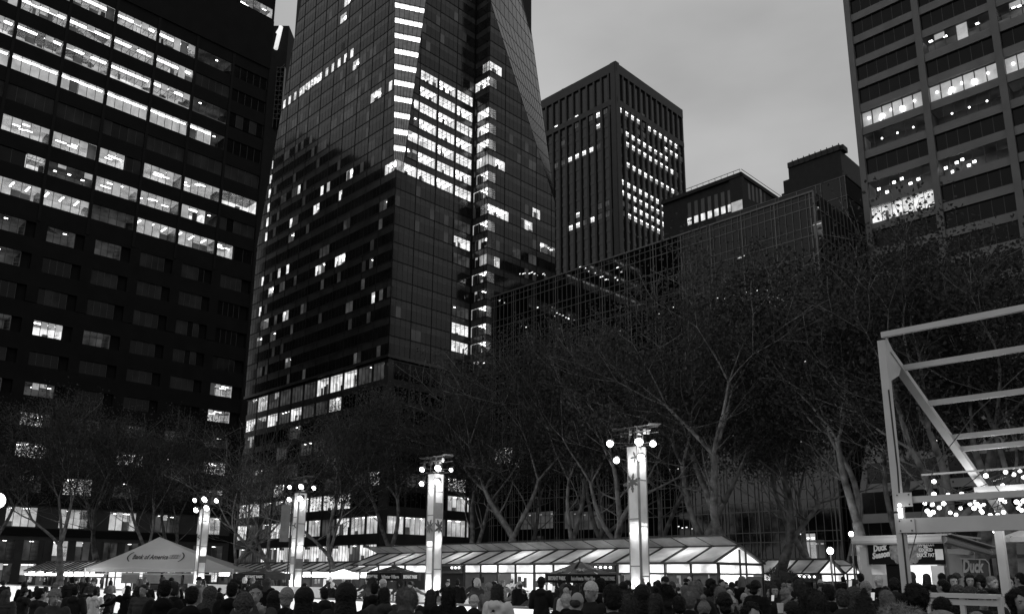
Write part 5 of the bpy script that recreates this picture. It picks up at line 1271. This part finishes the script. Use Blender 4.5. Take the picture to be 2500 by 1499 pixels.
def head_top(kind):
    b = MB(); nm = 'hair'; vox = .012; fz_ = None
    if kind == 'short': b.ball((0, -.014, 1.672), (.084, .098, .098), 0, 20, 14); b.ball((0, -.045, 1.62), (.074, .066, .078), 0, 16, 10); fz_ = (1500, .02)
    elif kind == 'long':
        b.ball((0, -.016, 1.675), (.09, .104, .1), 0, 20, 14); capsule(b, (0, -.062, 1.64), (0, -.1, 1.36), .082, .06)
        for s in (-1, 1): capsule(b, (s * .074, -.02, 1.66), (s * .088, .03, 1.4), .028, .026)
        fz_ = (2200, .035)
    elif kind == 'curly':
        rs = random.Random(3)
        for _ in range(46): a = Vector((rs.gauss(0, 1), rs.gauss(0, 1) - .5, rs.gauss(0, 1) + .3)).normalized(); b.ball((a.x * .09, -.035 + a.y * .09, 1.665 + a.z * .1), rs.uniform(.03, .05), 0, 10, 8)
        for s in (-1, 1):
            for k in range(7): b.ball((s * (.085 + .012 * math.sin(k * 2)), -.01 + .005 * k, 1.64 - k * .04), .034, 0, 10, 8)
        fz_ = (2600, .03)
    elif kind == 'bald': b.ball((0, -.05, 1.615), (.08, .06, .06), 0, 16, 10); fz_ = (900, .012)
    elif kind in ('beanie', 'pompom', 'band'):
        nm = 'knit_hat'
        if kind == 'band': b.ball((0, -.012, 1.655), (.098, .11, .04), 0, 20, 10); b.ball((0, -.014, 1.68), (.082, .096, .09), 0, 16, 10)
        else:
            b.ball((0, -.012, 1.69), (.091, .105, .105), 0, 20, 14); b.tube([(0, -.012, 1.655), (0, -.012, 1.70)], [.101, .101], 22)
            if kind == 'pompom': b.ball((0, -.03, 1.835), .05, 0, 14, 10, .12); fz_ = (2200, .018)
        b.ball((0, -.055, 1.6), (.07, .05, .07), 0, 14, 10)
    elif kind == 'cap':
        nm = 'peaked_cap'; b.ball((0, -.006, 1.69), (.088, .102, .088), 0, 20, 14); b.ball((0, .115, 1.685), (.07, .075, .014), 0, 16, 8)
    elif kind in ('hood', 'furhood'):
        nm = 'hood'; b.ball((0, -.03, 1.66), (.118, .125, .135), 0, 20, 14); capsule(b, (0, -.04, 1.6), (0, -.03, 1.44), .105, .13)
        if kind == 'furhood':
            rs = random.Random(5)
            for k in range(26):
                a = math.pi * (k / 25 * 1.5 - .25); b.ball((.125 * math.cos(a), .055 + rs.uniform(-.012, .012), 1.655 + .14 * math.sin(a)), rs.uniform(.03, .042), 0, 10, 8)
            fz_ = (7000, .05)
    elif kind == 'coneHood': nm = 'hood'; capsule(b, (0, -.03, 1.74), (0, -.02, 1.42), .08, .19); capsule(b, (0, -.04, 1.8), (0, -.05, 1.86), .045, .02); fz_ = (3000, .02)
    me = remesh(b, nm, M['dk'], vox, smooth=2, dec=.6)
    if kind in ('short', 'long', 'curly', 'bald', 'beanie', 'pompom', 'cap', 'band'):     # keep the face open
        bm = bmesh.new(); bm.from_mesh(me)
        lim = {'short': 1.675, 'bald': 9, 'long': 1.70, 'curly': 1.70, 'beanie': 1.655, 'pompom': 1.655, 'cap': 1.672, 'band': 1.63}[kind]
        kill = [v for v in bm.verts if v.co.y > (.045 if kind in ('long', 'curly') else .03) and v.co.z < lim and abs(v.co.x) < .07] if kind != 'bald' else []
        bmesh.ops.delete(bm, geom=kill, context='VERTS'); bm.to_mesh(me); bm.free()
    if fz_: fuzz(me, None, fz_[0], fz_[1], 7)
    return me
def face_mesh():
    b = MB()
    for s in (-1, 1):
        b.ball((s * .032, .079, 1.642), (.0135, .008, .0075), 0, 12, 8); b.ball((s * .032, .0865, 1.642), (.006, .003, .006), 1, 10, 6)
        b.bar((s * .018, .097, 1.664), (s * .048, .088, 1.666), .006, .006, 1)
    b.ball((0, .099, 1.574), (.022, .004, .005), 2, 12, 6)
    me = bpy.data.meshes.new('face'); me.from_pydata(b.v, [], b.f); me.materials.append(M['eye']); me.materials.append(M['dk']); me.materials.append(M.setdefault('lip', mat('lip', .16, .5)))
    me.polygons.foreach_set('material_index', b.m); return me
POSES = {'stand': ('down', 'pocket', 0), 'pockets': ('pocket', 'pocket', 0), 'phone': ('phone', 'front', 0), 'skate': ('out', 'out', .45), 'hold': ('hold', 'front', .15), 'cross': ('cross', 'cross', 0)}
BODY = {k: body_mesh(v[0], v[1], v[2]) for k, v in POSES.items()}
TROU = {s_: trousers_mesh(s_) for s_ in (0, .15, .45)}
COATM = {}
for k, v in POSES.items():
    COATM[(k, 'plain')] = coat_mesh(v[0], v[1], .8, 'down'); 
for k in ('stand', 'pockets', 'phone', 'hold'): COATM[(k, 'puffer')] = coat_mesh(POSES[k][0], POSES[k][1], .86, 'puffer', 1.12)
for k in ('stand', 'pockets', 'phone'): COATM[(k, 'long')] = coat_mesh(POSES[k][0], POSES[k][1], .5, None, 1.06, scarf=True)
HEADS = {k: head_top(k) for k in ('short', 'long', 'curly', 'bald', 'beanie', 'pompom', 'band', 'cap', 'hood', 'furhood', 'coneHood')}
FACE = face_mesh()
def slot(o, m): o.material_slots[0].link = 'OBJECT'; o.material_slots[0].material = m
people = []
def person(px, ytop, D, turn, pose, cstyle, cm_, head, hm, label, group=None, tilt=0.0, lim=None):
    """turn: 0 = back to the camera, 180 = facing it; the top of the head is at (px, ytop)"""
    p = at(px, ytop, D); top = {'hood': 1.80, 'furhood': 1.83, 'pompom': 1.89, 'beanie': 1.80, 'coneHood': 1.88, 'curly': 1.81}.get(head, 1.775)
    k = p[2] / top; k = max(.62, min(1.12, k))
    o = bpy.data.objects.new('person', BODY[pose]); COL.objects.link(o); tag(o, label, 'person', group)
    o.location = (p[0], D, 0); o.rotation_euler = (0, 0, R(turn)); kw = k if k < 1 else 1 + (k - 1) * .5; o.scale = (kw, kw, k)
    def ch(nm, me, m=None):
        c = bpy.data.objects.new(nm, me); COL.objects.link(c); c.parent = o
        if m: slot(c, m)
        return c
    cs = cstyle if (pose, cstyle) in COATM else 'plain'
    ch('coat', COATM[(pose, cs)], COATS[cm_]); ch('trousers', TROU[POSES[pose][2]])
    ch({'short': 'hair', 'long': 'hair', 'curly': 'hair', 'bald': 'hair', 'beanie': 'knit_hat', 'pompom': 'knit_hat', 'band': 'headband', 'cap': 'peaked_cap'}.get(head, 'hood'), HEADS[head], HAIRS[hm])
    if head == 'bald': pass
    ch('face', FACE)
    people.append(o); return o
# --- the people one can tell apart, from left to right
PP = [
 (18, 1437, 13, 0, 'stand', 'puffer', 'grey', 'hood', 'grey', 'person in a grey hooded jacket at the far left edge'),
 (62, 1432, 15, -30, 'skate', 'plain', 'dark', 'beanie', 'dark', 'skater in dark clothes with arms out at the far left'),
 (112, 1430, 20, 60, 'skate', 'plain', 'white', 'long', 'brown', 'skater in a white jacket left of the tent leg'),
 (150, 1431, 22, 150, 'skate', 'plain', 'light', 'long', 'brown', 'skater in a pale jacket facing the camera under the bulb line'),
 (186, 1428, 13, 10, 'stand', 'plain', 'dark', 'short', 'black', 'tall person with a dark backpack-like coat left of the tent'),
 (235, 1436, 17, 20, 'stand', 'plain', 'white', 'short', 'dark', 'skater in a white top just right of the tent leg'),
 (272, 1430, 19, -100, 'skate', 'plain', 'dark', 'beanie', 'light', 'skater in dark coat with pale beanie below the tent'),
 (312, 1428, 16, 30, 'skate', 'plain', 'black', 'long', 'dark', 'person in black stretching arms below the printed tent name'),
 (352, 1425, 12, 170, 'stand', 'puffer', 'grey', 'short', 'brown', 'person in a grey quilted jacket below the tent peak'),
 (408, 1414, 8.5, 5, 'pockets', 'plain', 'black', 'short', 'black', 'broad person in a black coat seen from behind left of the farthest column'),
 (470, 1428, 7.5, 20, 'stand', 'plain', 'black', 'short', 'dark', 'person in a black coat below the farthest banner column'),
 (518, 1427, 9.5, -25, 'pockets', 'puffer', 'grey', 'hood', 'grey', 'person in a round grey hood right of the farthest banner column'),
 (570, 1417, 9, 0, 'stand', 'plain', 'black', 'short', 'black', 'tall dark-haired person behind the broad coat, right of the farthest column'),
 (598, 1441, 5.6, 10, 'pockets', 'puffer', 'dark', 'beanie', 'grey', 'broad person in a dark puffer with a pale beanie in the left foreground'),
 (625, 1421, 7.0, 200, 'phone', 'plain', 'grey', 'short', 'brown', 'blurred person turning with raised hands in the left foreground'),
 (672, 1438, 9, 0, 'stand', 'plain', 'black', 'hood', 'black', 'person under a black hood left of the third banner column'),
 (702, 1430, 7.6, 5, 'pockets', 'plain', 'black', 'beanie', 'light', 'person in a pale ribbed beanie at the foot of the third banner column'),
 (748, 1428, 7.2, -20, 'stand', 'puffer', 'black', 'hood', 'black', 'person in a black hooded puffer right of the third banner column'),
 (792, 1432, 11, 40, 'hold', 'plain', 'dark', 'short', 'dark', 'dark-haired person turned right, under the small white canopy'),
 (848, 1417, 6.4, 0, 'pockets', 'puffer', 'dark', 'hood', 'black', 'broad person in a dark hooded jacket seen from behind below the white canopy'),
 (918, 1421, 12, -20, 'stand', 'plain', 'black', 'short', 'black', 'person in black with short hair below the low dark canopy'),
 (938, 1432, 9.5, 20, 'skate', 'plain', 'grey', 'long', 'dark', 'person reaching out with pale gloves left of the fur hood'),
 (993, 1432, 8.2, 0, 'pockets', 'plain', 'grey', 'furhood', 'blond', 'person in a pale fur-trimmed hood beside the second banner column'),
 (1052, 1437, 10, 10, 'stand', 'plain', 'dark', 'long', 'brown', 'long-haired person below the foot of the second banner column'),
 (1096, 1430, 8.4, -10, 'stand', 'puffer', 'black', 'long', 'black', 'person with long black hair right of the second banner column'),
 (1158, 1449, 9.8, 0, 'skate', 'plain', 'dark', 'band', 'white', 'person with a wide white fur headband and arms spread'),
 (1192, 1420, 15, 150, 'stand', 'plain', 'light', 'hood', 'light', 'person in a pale hood looking left behind the white jacket'),
 (1216, 1424, 9.6, -30, 'hold', 'plain', 'white', 'long', 'brown', 'person with wavy hair in a white jacket by the white rink barrier'),
 (1382, 1432, 9.6, 0, 'pockets', 'plain', 'black', 'pompom', 'white', 'person in black with a white pompom hat in front of the lettered canopy'),
 (1374, 1411, 20, 200, 'stand', 'plain', 'dark', 'short', 'black', 'dark-haired man standing under the lettered canopy'),
 (1432, 1416, 11, 30, 'pockets', 'plain', 'black', 'hood', 'black', 'hooded person in black right of the white pompom hat'),
 (1466, 1408, 9.8, 0, 'stand', 'plain', 'black', 'short', 'black', 'tallest dark-haired man left of the tallest banner column'),
 (1493, 1421, 5.4, 5, 'pockets', 'plain', 'dark', 'short', 'dark', 'close man with short hair and a bare neck left of the tallest column'),
 (1524, 1440, 6.6, 0, 'pockets', 'plain', 'grey', 'furhood', 'grey', 'person in a fuzzy grey hood at the foot of the tallest column'),
 (1521, 1417, 13, 20, 'stand', 'plain', 'dark', 'beanie', 'black', 'person in a black hat behind the fuzzy grey hood'),
 (1567, 1423, 7.8, 0, 'pockets', 'puffer', 'black', 'hood', 'black', 'person in a big black hood right at the tallest column'),
 (1601, 1446, 7.4, -30, 'stand', 'plain', 'dark', 'long', 'brown', 'long brown-haired person right of the big black hood'),
 (1628, 1424, 11, 15, 'stand', 'plain', 'dark', 'furhood', 'dark', 'person in a dark fur hood behind the cropped-haired man'),
 (1640, 1417, 15, 0, 'stand', 'plain', 'dark', 'beanie', 'grey', 'person in a striped knit hat in front of the grey stall door'),
 (1656, 1451, 7.2, -5, 'pockets', 'plain', 'black', 'short', 'dark', 'man with cropped hair and a bare neck right of the tallest column'),
 (1683, 1440, 7.6, -20, 'pockets', 'plain', 'black', 'short', 'blond', 'blond person in black beside the cropped-haired man'),
 (1718, 1449, 8.2, -30, 'stand', 'puffer', 'grey', 'pompom', 'light', 'person in a cream hat with a drooping pompom'),
 (1676, 1420, 14, -150, 'pockets', 'plain', 'dark', 'pompom', 'black', 'person in a black hat before the notice-filled stall window'),
 (1696, 1416, 15, 140, 'stand', 'plain', 'grey', 'curly', 'black', 'curly-haired person before the notice-filled stall window'),
 (1744, 1413, 13, -60, 'stand', 'puffer', 'grey', 'pompom', 'black', 'person in a black pompom hat tilting forward at the stall'),
 (1757, 1429, 9.5, 10, 'stand', 'puffer', 'dark', 'long', 'blond', 'person with pale straight hair behind the black-hatted person'),
 (1766, 1441, 6.8, 0, 'pockets', 'puffer', 'black', 'beanie', 'black', 'person in an all-black hat and coat in the centre-right foreground'),
 (1781, 1437, 9.2, 170, 'stand', 'plain', 'dark', 'pompom', 'white', 'person in a bright white knit hat right of the all-black hat'),
 (1817, 1443, 11.5, 185, 'hold', 'plain', 'light', 'bald', 'brown', 'bald man in a pale coat looking down'),
 (1836, 1466, 6.3, 188, 'pockets', 'plain', 'dark', 'curly', 'black', 'young woman with curly dark hair facing the camera at the bottom'),
 (1829, 1423, 13, 60, 'stand', 'plain', 'black', 'short', 'black', 'short person in black left of the tall dark beanie'),
 (1845, 1413, 11, -60, 'pockets', 'puffer', 'black', 'beanie', 'black', 'tall man in a black beanie in front of the long stall gable'),
 (1890, 1427, 12.5, 175, 'stand', 'plain', 'dark', 'long', 'brown', 'long-haired woman facing the camera below the round bush'),
 (1917, 1421, 11.5, -110, 'phone', 'plain', 'dark', 'pompom', 'light', 'person in a pale pompom hat holding a phone below the round bush'),
 (1945, 1405, 12, 170, 'pockets', 'plain', 'black', 'cap', 'black', 'tall man in a dark cap facing the camera right of the round bush'),
 (1929, 1463, 7.6, 100, 'hold', 'plain', 'dark', 'hood', 'dark', 'person in profile with a cup at the bottom, right of the curly-haired woman'),
 (1986, 1434, 6.6, 15, 'pockets', 'plain', 'black', 'furhood', 'brown', 'person in a large brown fur hood right of the capped man'),
 (2022, 1424, 8.6, 0, 'stand', 'plain', 'black', 'short', 'dark', 'dark-haired man behind the large brown fur hood'),
 (2053, 1434, 7.4, -5, 'pockets', 'plain', 'dark', 'short', 'grey', 'grey-haired person left of the pointed hood'),
 (2085, 1411, 14, -70, 'stand', 'plain', 'black', 'short', 'brown', 'person with ear showing behind the ribbed pale beanie'),
 (2104, 1432, 5.8, 0, 'pockets', 'long', 'grey', 'coneHood', 'dark', 'person in a tall pointed fur-edged hood in the right foreground'),
 (2112, 1415, 10.5, -15, 'stand', 'plain', 'black', 'beanie', 'light', 'person in a ribbed pale beanie left of the steel post'),
 (2099, 1390, 17, 0, 'stand', 'plain', 'black', 'short', 'black', 'dark head standing highest before the thick pale trunk'),
 (2160, 1438, 8.4, 20, 'phone', 'plain', 'black', 'long', 'blond', 'blond person lifting a phone left of the steel post'),
 (2143, 1403, 15, 10, 'stand', 'puffer', 'black', 'beanie', 'white', 'person in a white crowned hat before the snack hut'),
 (2183, 1408, 13, -30, 'stand', 'plain', 'dark', 'curly', 'dark', 'curly dark-haired person just left of the steel post'),
 (2222, 1386, 15, 30, 'stand', 'plain', 'black', 'beanie', 'grey', 'person in a grey beanie just right of the steel post'),
 (2228, 1420, 6.2, 0, 'pockets', 'puffer', 'black', 'curly', 'black', 'person with a big black head of hair right of the steel post'),
 (2262, 1439, 8.2, -40, 'pockets', 'plain', 'dark', 'long', 'blond', 'pale-haired person left of the counter rail'),
 (2260, 1396, 17, 0, 'stand', 'plain', 'black', 'long', 'brown', 'brown-haired person at the bright hatch of the snack hut'),
 (2297, 1392, 15, -10, 'stand', 'plain', 'dark', 'short', 'black', 'dark-haired person at the right end of the bright hatch'),
 (2325, 1402, 12, 175, 'pockets', 'plain', 'black', 'long', 'black', 'woman in black facing the camera below the side sign'),
 (2333, 1383, 14.5, -60, 'stand', 'plain', 'dark', 'cap', 'grey', 'tall man in a grey cap below the side sign'),
 (2366, 1401, 13, 160, 'stand', 'plain', 'dark', 'long', 'dark', 'long-haired person turned sideways right of the capped man'),
 (2390, 1400, 13, 40, 'stand', 'plain', 'dark', 'beanie', 'black', 'person in a small black hat below the white rear post'),
 (2364, 1428, 8.8, 110, 'stand', 'puffer', 'grey', 'hood', 'grey', 'person in a snug grey hood over the counter rail'),
 (2397, 1437, 8.2, 165, 'hold', 'plain', 'dark', 'beanie', 'black', 'man in a black beanie looking down at his hands'),
 (2330, 1437, 7.6, 0, 'pockets', 'puffer', 'light', 'hood', 'black', 'person in a black cone-shaped hood before the counter rail'),
 (2296, 1454, 5.6, 0, 'pockets', 'plain', 'black', 'short', 'black', 'dark round head low in the right foreground'),
 (2212, 1474, 3.7, 0, 'pockets', 'puffer', 'light', 'furhood', 'light', 'closest person, pale furry hood cut by the bottom edge'),
 (2290, 1484, 3.9, 0, 'pockets', 'puffer', 'light', 'hood', 'light', 'smooth pale hood beside the furry one at the bottom edge'),
 (2422, 1404, 11.5, 190, 'stand', 'plain', 'dark', 'short', 'blond', 'fair-haired man facing the camera under the right beams'),
 (2447, 1387, 13, -90, 'stand', 'plain', 'black', 'short', 'black', 'man in profile before the white rear post'),
 (2458, 1400, 11.8, -160, 'stand', 'plain', 'black', 'curly', 'black', 'dark-haired person leaning toward the fair-haired man'),
 (2484, 1434, 7.0, 175, 'pockets', 'puffer', 'dark', 'curly', 'black', 'curly-haired man with a pale scarf at the right edge'),
 (2488, 1396, 13, 30, 'stand', 'plain', 'dark', 'short', 'dark', 'small dark-haired person farthest right behind the curly-haired man'),
 (2382, 1489, 6, 0, 'stand', 'plain', 'dark', 'band', 'light', 'pale knitted head just above the bottom edge right of centre rail'),
]
for a in PP: person(*(a[:2] + (a[2] * (1.36 if a[2] > 5 else 1.15),) + a[3:]))
# --- the rest of the crowd
rs = random.Random(21); taken = [(o.location.x, o.location.y) for o in people]
lm = [(0, 'left of the white tent'), (205, 'below the white tent'), (520, 'left of the third banner column'), (760, 'below the small canopies'), (1090, 'before the left half of the long stall'), (1330, 'under the lettered canopy'), (1600, 'before the long stall windows'), (1880, 'before the dark-walled stall'), (2100, 'before the snack hut'), (2320, 'under the steel frame')]
used = {}
hats = [('short', 'black', 'black short hair'), ('short', 'dark', 'dark short hair'), ('long', 'brown', 'long brown hair'), ('long', 'black', 'long black hair'), ('beanie', 'dark', 'a dark beanie'), ('beanie', 'grey', 'a grey beanie'), ('pompom', 'light', 'a pale pompom hat'), ('hood', 'black', 'a black hood'), ('hood', 'grey', 'a grey hood'), ('cap', 'black', 'a black cap'), ('furhood', 'brown', 'a brown fur hood'), ('curly', 'dark', 'dark curls'), ('short', 'brown', 'brown short hair'), ('beanie', 'light', 'a pale beanie'), ('beanie', 'white', 'a white knit hat'), ('long', 'blond', 'long pale hair'), ('bald', 'grey', 'thin grey hair')]
coatn = ['black', 'dark', 'dark', 'grey', 'black', 'light', 'black', 'dark', 'white', 'light']
tries = 0; cnt = 0
cand = []
while cnt < 150 and tries < 6000:
    tries += 1; px = rs.uniform(4, 2500)
    D = rs.choice([rs.uniform(10, 18), rs.uniform(18, 30), rs.uniform(20, 40)])
    x = gx(px, D)
    if any((x - a) ** 2 + (D - c) ** 2 < .42 for a, c in taken): continue
    uq = (U[0] * x + U[1] * D, V[0] * x + V[1] * D)
    if abs(uq[0] - 15) < .5 and uq[1] > 12.6: continue
    if abs(uq[0] - 29.2) < .5 and uq[1] > 12.6: continue
    if 1235 < px < 1350 and D < 17.5: continue
    if px < 1240 and D < 27 and rs.random() < .93: continue
    if any(abs(px - c[0]) < 60 and abs(D - c[1]) < 1.2 for c in cols): continue
    if px > 2080 and D > 21.5: continue
    if px > 1080 and D > 40: continue
    if 1860 < px < 1950 and 31 < D < 35: continue
    taken.append((x, D)); cnt += 1; cand.append((px, D, uq))
cand.sort()
for px, D, uq in cand:
    h = rs.choice(hats); c = rs.choice(coatn); inr = 15.5 < uq[0] < 28.7 and uq[1] > 13.4
    hgt = rs.uniform(1.58, 1.84) * (rs.choice([1, 1, 1, .78]) if D > 14 else 1)
    yt = 1404 + (1.85 - hgt) / D * 2042
    reg = [n for a, n in lm if px >= a][-1]
    pose = rs.choice(['skate', 'hold', 'stand', 'skate']) if inr else rs.choice(['stand', 'pockets', 'pockets', 'hold', 'phone', 'cross'])
    who = 'skater' if inr else 'person'
    dist = 'near' if D < 15 else ('mid-distance' if D < 24 else 'far')
    base = '%s %s, %s coat, %s, %s' % (dist, who, c, h[2], reg)
    used[base] = used.get(base, 0) + 1
    if used[base] > 1: base += ' (%s rightward)' % ['second', 'third', 'fourth', 'fifth'][min(used[base] - 2, 3)]
    base = base.replace(' (', ', ').replace(')', '')
    person(px, yt, D, rs.choice([rs.uniform(-50, 50), rs.uniform(-50, 50), rs.uniform(120, 240)]), pose, rs.choice(['plain', 'puffer', 'long']), c, h[0], h[1], base, 'people in the crowd')
# phone, cup and pole that people hold
M['screen'] = mat('lit_phone_screen', .3, .3, emit=.45)
for (x, y, D, lab) in ((1350, 1437, 14, 'lit phone held up right of the white jacket'), (1003, 1452, 12, 'lit phone held up below the second banner column'), (300, 1441, 15, 'lit phone held up below the white tent'), (2075, 1424, 12.5, 'lit phone held up before the snack hut'), (1886, 1459, 15.0, 'lit phone held up below the round bush'), (2130, 1455, 11.0, 'phone held up by the blond person')):
    p = Vector(at(x, y, D)); b = MB(); b.hexa([(p.x - .022, p.y, p.z - .05), (p.x + .022, p.y, p.z - .05), (p.x + .022, p.y + .008, p.z - .05), (p.x - .022, p.y + .008, p.z - .05), (p.x - .012, p.y, p.z + .05), (p.x + .035, p.y, p.z + .05), (p.x + .035, p.y + .008, p.z + .05), (p.x - .012, p.y + .008, p.z + .05)])
    tag(b.build('phone', M['screen']), lab, 'phone')
p = Vector(at(1905, 1482, 10.0)); b = MB(); b.tube([p - Vector((0, 0, .06)), p + Vector((0, 0, .05))], [.03, .04], 14); tag(b.build('paper_cup', M['cup']), 'white paper cup held at the bottom right of the curly-haired woman', 'cup')
